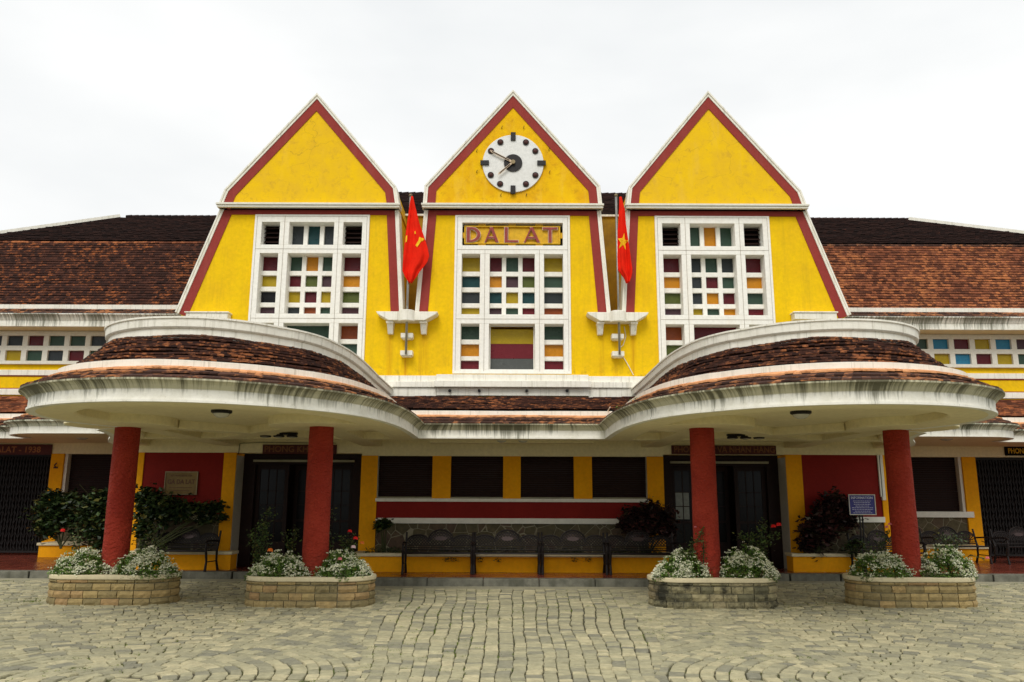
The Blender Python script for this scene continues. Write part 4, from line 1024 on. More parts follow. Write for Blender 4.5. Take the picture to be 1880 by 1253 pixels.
# ================================================================= SIGNS
# gable name sign: DALAT
SY=YG+.06
sx0,sx1=at(852.5,430,SY).x,at(1028.5,430,SY).x; sz0,sz1=Zc(448.5,SY),Zc(415.5,SY)
sg_=thing('station_name_sign','yellow framed sign reading DALAT in maroon letters above the middle window','sign',((sx0+sx1)/2,SY,sz0))
s=MB(); s.box((sx0+.03,SY+.02,sz0+.04),(sx1-.03,SY+.05,sz1-.04)); s.build('board',M['sign_yellow'],sg_)
s=MB(); f_=.035
s.box((sx0,SY-.03,sz0),(sx1,SY+.05,sz0+f_)); s.box((sx0,SY-.03,sz1-f_),(sx1,SY+.05,sz1)); s.box((sx0,SY-.03,sz0+f_),(sx0+f_,SY+.05,sz1-f_)); s.box((sx1-f_,SY-.03,sz0+f_),(sx1,SY+.05,sz1-f_))
s.build('frame',M['sign_yellow'],sg_,bevel=.005)
zm=(sz0+sz1)/2; tabs=[]
for px in (885,940,990):
    xx=at(px,430,SY).x; tabs+=[((xx-.09,SY,sz1),(xx+.09,SY+.03,TOPR[0])),((xx-.09,SY,TOPR[1]),(xx+.09,SY+.03,sz0))]
tabs+=[((gables[1]['X'][1]+.001,SY,zm-.08),(sx0,SY+.03,zm+.06)),((sx1,SY,zm-.08),(gables[1]['X'][6],SY+.03,zm+.06))]
for p_,q_ in tabs: s=MB(); s.box(p_,q_); s.build('mounting_tab',M['sign_yellow'],sg_)
s=MB(); s.box((gables[1]['X'][1],YG+.28,TOPR[1]),(gables[1]['X'][6],YG+.3,TOPR[0])); s.build('dark_recess',M['void'],B)
lh=(Zc(419,SY)-Zc(446,SY)); lz=Zc(446,SY)
def L_(px): return at(px,433,SY).x
letters=[('D',857,882),('A',890,915.5),('L',926.5,951.5),('A',962,991),('T',996.5,1023)]
def letter_polys(ch,x0,x1,z0,z1,b):
    w_=x1-x0;h_=z1-z0;o=[]
    if ch=='D':
        n=14; cx_=x0+b; rx=w_-b; rz=h_/2; cz=(z0+z1)/2
        o.append([(x0,z0),(x0+b,z0),(x0+b,z1),(x0,z1)])
        for k in range(n):
            a0,a1=-math.pi/2+math.pi*k/n,-math.pi/2+math.pi*(k+1)/n
            o.append([(cx_+rx*math.cos(a0)**.9 if math.cos(a0)>0 else cx_,cz+rz*math.sin(a0)),(cx_+rx*max(0,math.cos(a1))**.9,cz+rz*math.sin(a1)),(cx_+(rx-b)*max(0,math.cos(a1)),cz+(rz-b*.55)*math.sin(a1)),(cx_+(rx-b)*max(0,math.cos(a0)),cz+(rz-b*.55)*math.sin(a0))])
        o[1][0]=(cx_,cz-rz)
    if ch=='A':
        m_=x0+w_*.46; o.append([(x0,z0),(x0+b*.5,z0),(m_+b*.25,z1),(m_-b*.25,z1)]); o.append([(x1-b,z0),(x1,z0),(m_+b*.55,z1),(m_-b*.3,z1)]); o.append([(x0+w_*.16,z0+h_*.26),(x1-b*.8,z0+h_*.26),(x1-b*.95,z0+h_*.26+b*.45),(x0+w_*.22,z0+h_*.26+b*.45)])
    if ch=='L': o.append([(x0,z0),(x0+b,z0),(x0+b,z1),(x0,z1)]); o.append([(x0+b,z0),(x1,z0),(x1,z0+b*.6),(x0+b,z0+b*.6)])
    if ch=='T': m_=(x0+x1)/2; o.append([(m_-b/2,z0),(m_+b/2,z0),(m_+b/2,z1-b*.6),(m_-b/2,z1-b*.6)]); o.append([(x0,z1-b*.6),(x1,z1-b*.6),(x1,z1),(x0,z1)])
    return o
def grow(p,e):
    cx_=sum(a for a,_ in p)/len(p);cz=sum(b for _,b in p)/len(p)
    return [(a+(e if a>cx_ else -e),b+(e if b>cz else -e)) for a,b in p]
for ch,a_,b_ in letters:
    s=MB(); pl=letter_polys(ch,L_(a_),L_(b_),lz,lz+lh,.075)
    for i,p in enumerate(pl): s.prism(p,SY-.055-i*.0006,SY+.01-i*.0003)
    le=s.build('letter',M['letter'],sg_)
    s=MB()
    for i,p in enumerate(pl): s.prism(grow(p,.013),SY-.035-i*.0007,SY+.018-i*.0004)
    s.build('letter_edge',M['letter_edge'],le)
# fascia name boards
def board(name,label,x0,x1,y0,y1,Y,txt,tm,bm,size,tx0,xs=1,cut=None):
    a_=at(x0,(y0+y1)/2,Y).x;b_=at(x1,(y0+y1)/2,Y).x;zt_=at((x0+x1)/2,y0,Y).z;zb_=at((x0+x1)/2,y1,Y).z
    t=thing(name,label,'sign',((a_+b_)/2,Y,zb_))
    s=MB(); s.box((a_,Y,zb_),(b_,Y+.03,zt_)); s.build('board',bm,t,bevel=.004)
    h_=zt_-zb_
    s=MB()
    for q in ((a_,zb_,b_,zb_+.012),(a_,zt_-.012,b_,zt_)): s.box((q[0],Y-.006,q[1]),(q[2],Y+.001,q[3]))
    s.build('board_edge',bm,t)
    text_mesh(txt,size,.004,tm,t,'lettering',(at(tx0,(y0+y1)/2,Y).x,Y-.006,zb_+h_*.22),xs,bold=.004)
    return t
board('name_board','maroon board reading PHONG KHACH over the left doorway, behind a red column','482' and 482,618,817,834,YW-.04,'PHONG KHACH 2',M['gold'],M['sign_red'],.20,485,.99)
board('name_board','long maroon board reading PHONG GUI VA NHAN HANG over the right doorway',1233,1425,818.5,834.5,YW-.04,'PHONG GUI VA NHAN HANG',M['gold'],M['sign_red'],.20,1237,.875)
board('name_board','maroon board with orange lettering DALAT - 1938 at the far left edge',-60,95,816,835,YV-.06,'GA DALAT - 1938',M['gold2'],M['sign_red'],.235,-45,1.02)
board('name_board','dark board with yellow lettering PHONG CHO at the far right edge',1845,1990,818,837,YV-.06,'PHONG CHO TAU',M['sign_yellow'],M['void'],.20,1850,.8)
# plaque
a_=at(304,866,YW-.04); b_=at(361,909,YW-.04)
t=thing('wall_plaque','bronze coloured plaque with brown lettering mounted on the red wall at left','plaque',((a_.x+b_.x)/2,YW-.04,b_.z))
s=MB(); s.box((a_.x,YW-.04,b_.z),(b_.x,YW-.005,a_.z)); s.build('plate',M['plaque'],t,bevel=.01)
s=MB(); e_=.02
for q in ((a_.x,b_.z,b_.x,b_.z+e_),(a_.x,a_.z-e_,b_.x,a_.z),(a_.x,b_.z+e_,a_.x+e_,a_.z-e_),(b_.x-e_,b_.z+e_,b_.x,a_.z-e_)): s.box((q[0],YW-.055,q[1]),(q[2],YW-.041,q[3]))
s.build('rim',M['brass'],t)
text_mesh('GA DA LAT',.145,.003,M['plaque_text'],t,'lettering',((a_.x+b_.x)/2,YW-.045,b_.z+.25),.85,'CENTER',.003)
text_mesh('DI TICH QUOC GIA',.055,.002,M['plaque_text'],t,'lettering',((a_.x+b_.x)/2,YW-.045,b_.z+.42),1,'CENTER')
for k in range(2): 
    s=MB(); z=b_.z+.16-k*.07; s.box((a_.x+.12+k*.06,YW-.044,z),(b_.x-.12-k*.06,YW-.0405,z+.012)); s.build('text_line',M['plaque_text'],t)
# info board on legs
IY=18.1
a_=at(1557,908,IY); b_=at(1609,946,IY)
t=thing('information_board','blue information board with white text on a dark stand in front of the red wall','sign',((a_.x+b_.x)/2,IY,FLOOR))
s=MB(); s.box((a_.x,IY,b_.z),(b_.x,IY+.03,a_.z)); s.build('panel',M['panel_blue'],t)
s=MB(); e_=.018
for q in ((a_.x,b_.z,b_.x,b_.z+e_),(a_.x,a_.z-e_,b_.x,a_.z),(a_.x,b_.z+e_,a_.x+e_,a_.z-e_),(b_.x-e_,b_.z+e_,b_.x,a_.z-e_)): s.box((q[0],IY-.012,q[1]),(q[2],IY-.001,q[3]))
s.build('frame',plain('pale_board_frame',(.55,.52,.42),.5),t)
text_mesh('INFORMATION',.075,.002,M['panel_text'],t,'lettering',((a_.x+b_.x)/2+.0,IY-.004,a_.z-.10),.95,'CENTER',.001)
s=MB()
for k in range(8):
    z=a_.z-.15-k*.037; ww=random.uniform(.5,.9)*(b_.x-a_.x)/2; cx_=(a_.x+b_.x)/2
    x=cx_-ww
    while x<cx_+ww: 
        l=random.uniform(.02,.06); s.box((x,IY-.004,z),(min(x+l,cx_+ww),IY-.0005,z+.011)); x+=l+.012
s.build('text_line',M['panel_text'],t)
s=MB(); cx_=at(1583,960,IY).x
s.tube([(cx_-.03,IY+.04,FLOOR+.02),(cx_-.03,IY+.04,a_.z-.05)],.018,8); s.tube([(cx_+.03,IY+.04,FLOOR+.02),(cx_+.03,IY+.04,a_.z-.05)],.018,8); s.box((cx_-.2,IY-.1,FLOOR+.0),(cx_+.2,IY+.18,FLOOR+.02)); s.build('stand',M['black'],t)

# ================================================================= CLOCK
CYc=YG-.13-.02
cc=at(942,301,CYc); rad=(at(942+56,301,CYc).x-cc.x)
ck=thing('wall_clock','round white clock with brown dots and black hub in the middle gable','clock',(cc.x,CYc,cc.z))
def disc(mb,x,z,r,y0,y1,n=32,mi=0): mb.prism([(x+r*math.cos(2*math.pi*k/n),z+r*math.sin(2*math.pi*k/n)) for k in range(n)],y0,y1,mi)
s=MB(); disc(s,cc.x,cc.z,rad,CYc-.03,CYc+.01,64); s.build('dial',M['dial'],ck,bevel=.008)
for k in range(12):
    an=R(90-30*k); s=MB()
    if k%3==0:
        dx,dz=math.cos(an),math.sin(an); x,z=cc.x+dx*rad*.93,cc.z+dz*rad*.93; l,w_=.105,.06
        if k%6==0: s.box((x-w_,CYc-.07,z-l),(x+w_,CYc-.02,z+l))
        else: s.box((x-l,CYc-.07,z-w_),(x+l,CYc-.02,z+w_))
        s.build('hour_block',M['black'],ck,bevel=.004)
    else:
        x,z=cc.x+math.cos(an)*rad*.84,cc.z+math.sin(an)*rad*.84; disc(s,x,z,.076,CYc-.055,CYc-.02,20); o=s.build('hour_dot',M['black'],ck)
        s=MB(); s.lathe([(.058,0),(.045,.02),(.02,.03),(.001,.032)],(0,0,0),16)
        s.v=[(x+p[0],CYc-.055-p[2],z+p[1]) for p in s.v]; s.build('dome',M['disc'],o,smooth=True)
s=MB(); disc(s,cc.x,cc.z,rad*.30,CYc-.06,CYc-.02,40); s.build('hub',M['black'],ck,bevel=.004)
def hand(px,py,w_,y):
    p=at(px,py,y); c=Vector((cc.x,y,cc.z)); e=Vector((p.x,y,p.z)); d=(e-c).normalized()
    s=MB(); s.bar(c,e-d*.03,w_,.014); s.bar(e-d*.035,e+d*.0,w_*.5,.014); o=s.build('clock_hand',M['letter_edge'],ck)
    s=MB(); s.bar(c+d*.10,e-d*.05,w_*.45,.012); s.v=[(a,b-.008,c_) for a,b,c_ in s.v]; s.build('hand_inlay',M['black'],o)
hand(900,277,.048,CYc-.09); hand(914.5,320.5,.044,CYc-.11)
s=MB(); disc(s,cc.x,cc.z,.052,CYc-.13,CYc-.06,20); s.build('spindle',M['brass'],ck)
s=MB(); p=text_mesh('.......',.05,.001,M['brass'],ck,'hub_mark',(cc.x-.09,CYc-.063,cc.z+.07)) if False else None
for (px,py) in ((921,236),(961,236),(875,279),(1007.5,276),(875,317),(1008.5,318),(919,360),(966,360)):
    s=MB(); q=at(px,py,YG-.14); s.tube([(q.x,YG-.12,q.z),(q.x,YG-.17,q.z),(q.x+.02,YG-.175,q.z+.05)],.008,5); s.build('iron_hook',M['black'],ck)

# ================================================================= FLAGS
def flag(pole_px,top,bot,rows,label,emb,catx):
    Yp=YG-.30
    a_=at(*bot,Yp); b_=at(*top,Yp); x=(a_.x+b_.x)/2
    t=thing('flagpole',label[0],'flagpole',(x,Yp,a_.z)); s=MB(); s.tube([(x,Yp,a_.z),(x,Yp,b_.z)],.028,10); s.build('pole',M['steel'],t,smooth=True)
    s=MB(); s.lathe([(.0,.05),(.035,.04),(.045,0),(.03,-.03)],(x,Yp,b_.z+.02),12); s.build('finial',M['brass'],t,smooth=True)
    nr=44;nc=28; V=[]
    YF=Yp-.10
    def LR(y):
        for i in range(len(rows)-1):
            if rows[i][0]<=y<=rows[i+1][0]:
                f_=(y-rows[i][0])/(rows[i+1][0]-rows[i][0]); return tuple(rows[i][k]+(rows[i+1][k]-rows[i][k])*f_ for k in (1,2))
        return rows[-1][1:]
    def surf(u,y):
        l,r=LR(y); px=l+(r-l)*u; dep=(y-rows[0][0])/(rows[-1][0]-rows[0][0])
        am=.02+.10*dep
        q=at(px,y,YF); yy=YF+am*math.sin(u*9+y*.012+catx)*.5+.018*math.sin(u*21+y*.02)*dep+.012*math.sin(u*37+y*.06+catx)*dep**.5+.014*noise.noise(Vector((u*5,y*.05,catx)))
        return Vector((q.x,yy,q.z))
    y0,y1=rows[0][0],rows[-1][0]
    for i in range(nr+1):
        for j in range(nc+1):
            u=j/nc; y=y0+(y1-y0)*i/nr; V.append(surf(u,y))
    s=MB(); s.add(V,[(i*(nc+1)+j,i*(nc+1)+j+1,(i+1)*(nc+1)+j+1,(i+1)*(nc+1)+j) for i in range(nr) for j in range(nc)])
    fl=s.build('flag_cloth',M['flag'],smooth=True); fl.name='flag'; m_=fl.modifiers.new('solid','SOLIDIFY'); m_.thickness=.012
    tag(fl,label[1],'flag')
    for poly in emb:
        s=MB(); P=[]
        c=(sum(p[0] for p in poly)/len(poly),sum(p[1] for p in poly)/len(poly))
        def onf(px,py):
            l,r=LR(py); u=(px-l)/max(.5,(r-l)); q=surf(max(0,min(1,u)),py); return Vector((at(px,py,YF).x,q.y-.02,q.z))
        ring=[]
        for i in range(len(poly)):
            a1,b1=poly[i],poly[(i+1)%len(poly)]
            for k in range(3): ring.append((a1[0]+(b1[0]-a1[0])*k/3,a1[1]+(b1[1]-a1[1])*k/3))
        n=len(ring); layers=[1,.75,.5,.25]
        for f_ in layers: P+=[onf(c[0]+(p[0]-c[0])*f_,c[1]+(p[1]-c[1])*f_) for p in ring]
        P.append(onf(*c)); fs=[(l*n+i,l*n+(i+1)%n,(l+1)*n+(i+1)%n,(l+1)*n+i) for l in range(3) for i in range(n)]+[(3*n+i,3*n+(i+1)%n,4*n) for i in range(n)]
        s.add(P,fs); e=s.build('emblem',M['flag_y'],smooth=False); e.parent=fl
        md=e.modifiers.new('solid','SOLIDIFY'); md.thickness=.01
def star(cx_,cy_,rx,ry,rot): return [(cx_+(rx if k%2==0 else rx*.4)*math.sin(R(rot+36*k)),cy_-(ry if k%2==0 else ry*.4)*math.cos(R(rot+36*k))) for k in range(10)]
flag(0,(752,361),(747,651),[(361,755,757.5),(385,751,764),(410,747.5,770),(437,744,779),(455,742.5,785),(470,741,788),(482,740,784),(498,739,771),(508,743,765),(520,751,756)],
     ('steel flagpole on the bracket left of the middle gable, red flag with yellow hook mark','red flag with a yellow hooked emblem hanging folded left of the middle gable'),
     [[(770,437),(777.5,437.5),(779,441),(775,440),(772,447),(766.5,455.5),(763.5,451.5),(769,443)],[(746,435),(748,433.5),(747,445),(745,447)],[(761.5,427),(763,425.5),(764,431),(762,431)]],0)
flag(0,(1137.5,361),(1131,652),[(362,1137,1141.5),(385,1136.5,1147),(410,1135,1149),(440,1134.5,1153),(470,1133.5,1157),(495,1135,1160),(503,1141,1159.5),(510,1147,1158),(520,1151,1154)],
     ('steel flagpole on the bracket right of the middle gable, red flag with gold star','red flag with a yellow star hanging limp right of the middle gable'),
     [star(1144,445,10.5,16,8)],2)

# ================================================================= CEILING LAMPS
def lamp(px,py,label,r=.13,z=SZ+.0,Y=None,kind=0,group='round ceiling lamps'):
    d=ray(px,py); zt_=z; k=(zt_-EYE-.04)/d.z; p=Vector((d.x*k,d.y*k,zt_))
    if Y: p=at(px,py,Y); p.z=SZ+.0
    t=thing('ceiling_lamp',label,'lamp',p,group)
    s=MB(); s.lathe([(0,.0),(r,.0),(r,-.035),(r*.8,-.05),(0,-.05)],p+Vector((0,0,.075)),20); s.build('housing',M['black'] if kind==0 else M['gutter'],t,smooth=False)
    s=MB(); s.lathe([(r*.82,.0),(r*.7,-.035),(r*.4,-.06),(.001,-.07)],p+Vector((0,0,.03)),20); s.build('lamp_glass',M['lamp_glass'],t,smooth=True)
lamp(406,768,'round ceiling lamp under the left canopy between its two columns',.15)
lamp(1471,770,'round ceiling lamp under the right canopy between its two columns',.15)
lamp(921,806.5,'left of the two small lamps under the centre canopy edge',.14,Y=16.75); lamp(960,807,'right of the two small lamps under the centre canopy edge',.14,Y=16.75)
lamp(150,808,'round lamp under the small far left canopy beside the outer column',.2,H+WZ+.02); lamp(1738,810,'round lamp under the small far right canopy beside the outer column',.2,H+WZ+.02)
for x0,y0,lb in ((512,801,'cluster of three spotlights on the soffit above the left doorway'),(1369,804,'cluster of three spotlights on the soffit above the right doorway')):
    d=ray(x0,y0); k=(SZ-.0-EYE)/d.z; p=Vector((d.x*k,min(d.y*k,17.9),SZ+.06)); t=thing('spotlight_cluster',lb,'lamp',p)
    s=MB(); s.box((p.x-.36,p.y-.05,p.z-.03),(p.x+.36,p.y+.05,p.z+.01)); s.build('mounting_bar',M['black'],t)
    for dx in (-.26,0,.26):
        s=MB(); s.lathe([(.09,.0),(.11,-.03),(.10,-.05),(.001,-.05)],(p.x+dx,p.y,p.z-.03),14); o=s.build('spotlight',M['black'],t); s=MB(); s.lathe([(.08,0),(.05,-.012),(.001,-.015)],(p.x+dx,p.y,p.z-.081),14); s.build('bulb',M['lamp_glass'],o)

# ================================================================= BENCHES
def make_bench(W=1.50):
    t=thing('garden_bench','x','bench',(0,0,0))
    hw=W/2
    # seat and back lattice, origin at floor centre front
    s=MB()
    n=26
    for i in range(n+1):
        x=-hw+.04+(W-.08)*i/n; s.bar((x,.05,.43),(x,.47,.42),.012,.012,(0,0,1))
    for k in range(12): y=.05+.42*k/11; s.bar((-hw+.03,y,.43-.01*k/11),(hw-.03,y,.43-.01*k/11),.018,.012,(0,0,1))
    s.tube([(-hw,.03,.425),(hw,.03,.425)],.018,8)
    s.build('seat',M['bench'],t)
    def by(z): return .50+(z-.45)*.22
    s=MB()
    # three arches: small, large, small
    arcs=[(-hw*.66,hw*.31,.60,.13),(0,hw*.36,.62,.22),(hw*.66,hw*.31,.60,.13)]
    def topz(x):
        b=.62
        for c,r,z0,h_ in arcs:
            if abs(x-c)<r: b=max(b,z0+h_*math.sqrt(1-((x-c)/r)**2)+.05)
        return b
    for c,r,z0,h_ in arcs:
        pts=[(c+r*math.cos(a),by(z0+.05+h_*math.sin(a)),z0+.05+h_*math.sin(a)) for a in [math.pi*k/16 for k in range(17)]]
        s.tube(pts,.018,7); pts2=[(c+r*.86*math.cos(a),by(z0+.03+h_*.8*math.sin(a)),z0+.03+h_*.8*math.sin(a)) for a in [math.pi*k/16 for k in range(17)]]; s.tube(pts2,.009,6)
        for a in [math.pi*k/12 for k in range(1,12)]:
            q0=(c+r*math.cos(a),by(z0+.05+h_*math.sin(a)),z0+.05+h_*math.sin(a)); q1=(c+r*.86*math.cos(a),by(z0+.03+h_*.8*math.sin(a)),z0+.03+h_*.8*math.sin(a)); s.bar(q0,q1,.01,.01)
    for z in (.47,.52,.56): s.tube([(-hw+.03,by(z),z),(hw-.03,by(z),z)],.009 if z>.5 else .014,6)
    st=.066
    i=-30
    while i<30:
        for dr in (1,-1):
            x0=i*st; prev=None
            z=.56
            while z<.9:
                x=x0+dr*(z-.56); 
                if abs(x)<hw-.04 and z<topz(x)-.03:
                    x2=x0+dr*(z+.05-.56)
                    if abs(x2)<hw-.03: s.bar((x,by(z),z),(x2,by(z+.05),z+.05),.016,.010)
                z+=.05
        i+=1
    for i in range(40):
        x=-hw+.05+(W-.1)*i/39; s.bar((x,by(.47),.47),(x,by(.52),.52),.01,.008)
    s.build('backrest',M['bench'],t)
    s=MB(); zc_=.71
    s.add([(.13*math.cos(2*math.pi*k/24),by(zc_+.045*math.sin(2*math.pi*k/24))-.012,zc_+.045*math.sin(2*math.pi*k/24)) for k in range(24)],[tuple(range(24))])
    for k in range(18):
        a=math.pi*k/17; s.bar((.14*math.cos(a),by(zc_+.05*math.sin(a)),zc_+.05*math.sin(a)),(.22*math.cos(a),by(zc_+.11*math.sin(a)),zc_+.11*math.sin(a)),.012,.01)
    s.build('medallion',plain('bench_medallion_iron',(.05,.028,.025),.45,.5,.4),t)
    for sd in (-1,1):
        x=sd*(hw+.0)
        s=MB(); s.tube([(x,.02,.0),(x,.06,.2),(x,.02,.40),(x,.0,.50),(x,.03,.63)],[.030,.024,.028,.022,.022],8)
        s.build('front_leg',M['bench'],t)
        s=MB(); s.tube([(x,.56,.0),(x,.48,.2),(x,.47,.42),(x,by(.6),.6),(x,by(.84),.84)],[.030,.024,.028,.024,.022],8); s.tube([(x,.06,.2),(x,.48,.2)],.012,6); s.build('back_leg',M['bench'],t)
        s=MB(); s.tube([(x,-.03,.61),(x,.05,.645),(x,.25,.64),(x,by(.64),.62)],.02,8); s.tube([(x,.05,.62),(x,.1,.55),(x,.2,.52),(x,.3,.55)],.01,6); s.build('armrest',M['bench'],t)
    return t
b0=make_bench()
def put(o,px,py,Y,rot,label,group='dark cast iron benches'):
    p=at(px,py,Y); o.location=(p.x,Y-.0,FLOOR); o.rotation_euler=(0,0,rot); o['label']=label; o['category']='bench'; o['group']=group
BY=17.35
specs=[(804,1050,BY,0,'leftmost of the four dark iron benches in a row under the centre shutters'),
(931,1050,BY,0,'second from left of the four iron benches in front of the yellow plant box'),
(1056,1050,BY,0,'third from left of the four iron benches, between plain stone wall and dark shrub'),
(1180,1050,BY,0,'rightmost of the four iron benches, directly in front of the dark maroon shrub'),
(316,1043,17.85,R(-9),'iron bench below the plaque, half hidden by the flowers of the left planter'),
(1647,1040,17.9,R(12),'iron bench behind the outer right column, mostly hidden by planter flowers'),
(1772,1035,20.6,R(8),'iron bench in front of the yellow pillar beside the right folding gate'),
(1905,1030,20.6,R(6),'iron bench cut off by the right edge of the photo')]
for i,(px,py,Y,rt,lb) in enumerate(specs):
    o=b0 if i==0 else copy_tree(b0)
    put(o,px,py,Y,rt,lb)

def leaf(mb,p,size,mi,uvr,up=.4,asp=.55):
    a=random.uniform(0,6.28); d=Vector((math.cos(a),math.sin(a),random.gauss(up*.3,.5))).normalized()
    q=d.cross(Vector((random.gauss(0,.5),random.gauss(0,.5),1))).normalized(); n_=d.cross(q)
    l=size*random.uniform(.7,1.25); w_=l*asp
    mb.add([p-d*l*.5,p+q*w_*.5+n_*l*.06-d*l*.08,p+d*l*.5-n_*l*.05,p-q*w_*.5+n_*l*.06-d*l*.08],[(0,1,2,3)],mi,(uvr,0))
# ================================================================= PLANTERS AND PLANTS
def stadium(cx_,cy_,hw,r,n=10):
    P=[]
    for k in range(n+1): a=R(-90)+math.pi*k/n; P.append((cx_+hw-r+r*math.cos(a),cy_+r*math.sin(a)))
    for k in range(n+1): a=R(90)+math.pi*k/n; P.append((cx_-hw+r+r*math.cos(a),cy_+r*math.sin(a)))
    return P
def planter(cx_,cy_,label,bm):
    t=thing('stone_planter',label,'planter',(cx_,cy_,0),'oval stone planters'); hw=1.035; r=.49
    s=MB(); base=stadium(cx_,cy_,hw-.02,r-.02,16); base_=base+[base[0]]
    Q=Path(base_); tot=Q.L[-1]; zb=-.03; nrow=4; hr=[.125,.12,.115,.055]
    # mortar core
    s.slab(base,-.04,.40,1)
    z=-.02
    for r_ in range(nrow):
        h_=hr[r_]; tt=-.5+random.random()*.2
        u=0; first=0
        while u<tot-.05:
            l=random.uniform(.19,.31); 
            if u+l>tot-.12: l=tot-u
            g_=.006; m_=4
            pts=[Q.at(u+g_+(l-2*g_)*k/m_,-.022-random.uniform(0,.014)) for k in range(m_+1)]; inn_=[Q.at(u+g_+(l-2*g_)*k/m_,.03) for k in range(m_+1)]
            n=m_+1; za,zb_=z+g_,z+h_-g_
            mid=[Q.at(u+g_+(l-2*g_)*k/m_,-.034-random.uniform(0,.022)) for k in range(m_+1)]
            V=[(p[0],p[1],za) for p in pts]+[(p[0],p[1],(za+zb_)/2) for p in mid]+[(p[0],p[1],zb_) for p in pts]+[(p[0],p[1],zb_) for p in inn_]+[(p[0],p[1],za) for p in inn_]
            F=[]
            for q in range(4): F+=[(q*n+k,q*n+k+1,(q+1)*n+k+1,(q+1)*n+k) for k in range(m_)]
            F+=[(0,n,2*n,3*n,4*n),(n-1,5*n-1,4*n-1,3*n-1,2*n-1)]
            s.add(V,F,0,(random.random(),0)); u+=l
        z+=h_
    s.build('stone_wall',[bm,M['gutter']],t)
    s=MB(); o_=stadium(cx_,cy_,hw+.035,r+.035,16); i_=stadium(cx_,cy_,hw-.13,r-.13,16); n=len(o_); z0,z1=.395,.47
    V=[(x,y,z0) for x,y in o_]+[(x,y,z1) for x,y in o_]+[(x,y,z1) for x,y in i_]+[(x,y,z0) for x,y in i_]
    s.add(V,[(q*n+k,q*n+(k+1)%n,((q+1)%4)*n+(k+1)%n,((q+1)%4)*n+k) for q in range(4) for k in range(n)]); s.build('rim',M['cap'],t,bevel=.018)
    s=MB(); s.slab(stadium(cx_,cy_,hw-.12,r-.12,16),.3,.43); s.build('soil',M['soil'],t)
for x,y,z,r_ in mo:
    s=MB()
    for k in range(int(900*r_)): leaf(s,Vector((x+random.gauss(0,r_*.5),y+random.gauss(0,r_*.8),z+abs(random.gauss(0,.025)))),.035,0,random.random(),1,.5)
    s.build('moss_clump',M['grass'],canopy)
PL=[(-6.66,13.95,'leftmost oval stone planter around the outer left red column','ashlar'),(-3.31,13.72,'second oval stone planter from the left, around the inner left column','ashlar'),
    (3.34,13.78,'oval stone planter with blackened blocks around the inner right column','ashlar_dark'),(6.72,14.0,'rightmost oval stone planter around the outer right red column','ashlar')]
for x,y,l,bm in PL: planter(x,y,l,M[bm])
def rose(mb,p,r,mi):
    for k in range(14):
        a=k*2.4; t=k/14; d=Vector((math.cos(a)*(.3+.7*t),math.sin(a)*(.3+.7*t),.9-.8*t)); c=p+d*r*.6
        q=d.cross(Vector((0,0,1))).normalized(); u=d.cross(q)
        mb.add([c-q*r*.45-u*r*.3,c+q*r*.45-u*r*.3,c+q*r*.4+u*r*.45,c-q*r*.4+u*r*.45],[(0,1,2,3)],mi)
def mound(cx_,cy_,rx,ry,h,label,n=3000):
    fo=MB(); fl=MB(); z0=.42
    for i in range(n):
        a=random.uniform(0,6.28); e=random.random()**.5; 
        lump=1+.30*noise.noise(Vector((cx_+math.cos(a)*1.6,cy_+math.sin(a)*1.6,e*2)))
        x=cx_+rx*e*math.cos(a)*lump;y=cy_+ry*e*math.sin(a)*lump
        zz=z0+h*(max(0,1-e**2.4))*(.88+.55*noise.noise(Vector((x*4.3,y*4.3,7)))+.3*noise.noise(Vector((x*11,y*11,3))))+.03
        dens=noise.noise(Vector((x*5.2,y*5.2,zz*5.2+cx_)))
        p=Vector((x,y,zz+random.uniform(-.05,.03)))
        leaf(fo,p+Vector((0,0,-.01)),.055,0,random.random(),1,.4)
        if random.random()<.13+dens*1.7:
            for q in range(random.randint(2,4)):
                c=p+Vector((random.gauss(0,.016),random.gauss(0,.016),.02+random.random()*.02)); rr_=random.uniform(.010,.016)
                nrm=Vector((random.gauss(0,.6),random.gauss(-.5,.5),1)).normalized(); u=nrm.orthogonal().normalized(); v_=nrm.cross(u)
                fl.add([c+u*rr_,c+v_*rr_,c-u*rr_,c-v_*rr_],[(0,1,2,3)],0,(random.random(),0))
    # green sprigs
    for i in range(130):
        a=random.uniform(0,6.28); e=random.random()**.5; x=cx_+rx*e*math.cos(a);y=cy_+ry*e*math.sin(a); z=z0+h*(1-e**2.4)
        hh=random.uniform(.04,.14)
        for k in range(6): leaf(fo,Vector((x+random.gauss(0,.02),y+random.gauss(0,.02),z+hh*k/5)),.05,0,.5+.5*random.random(),2,.35)
        if random.random()<.5:
            for q in range(5):
                c=Vector((x+random.gauss(0,.02),y+random.gauss(0,.02),z+hh+random.random()*.02)); fl.add([c+Vector((.012,0,0)),c+Vector((0,-.006,.012)),c-Vector((.012,0,0)),c+Vector((0,.006,-.012))],[(0,1,2,3)],0,(random.random(),0))
    t=thing('alyssum_clump',label,'flowers',(cx_,cy_,z0),'white flowering mounds in the planters'); fo.build('foliage',M['leaf_green'],t); fl.build('blossom',M['petal_white'],t)
MD=[(-7.16,13.78,.52,.34,.34,'white flowering mound left of the outer left column'),(-6.12,13.78,.54,.35,.34,'white flowering mound right of the outer left column'),
(-3.80,13.56,.50,.34,.31,'white flowering mound left of the inner left column'),(-2.78,13.56,.46,.34,.34,'white flowering mound right of the inner left column'),
(2.84,13.62,.50,.34,.33,'white flowering mound left of the inner right column'),(3.88,13.62,.50,.34,.42,'white flowering mound right of the inner right column'),
(6.22,13.86,.54,.34,.34,'white flowering mound left of the outer right column'),(7.26,13.86,.52,.34,.44,'white flowering mound right of the outer right column')]
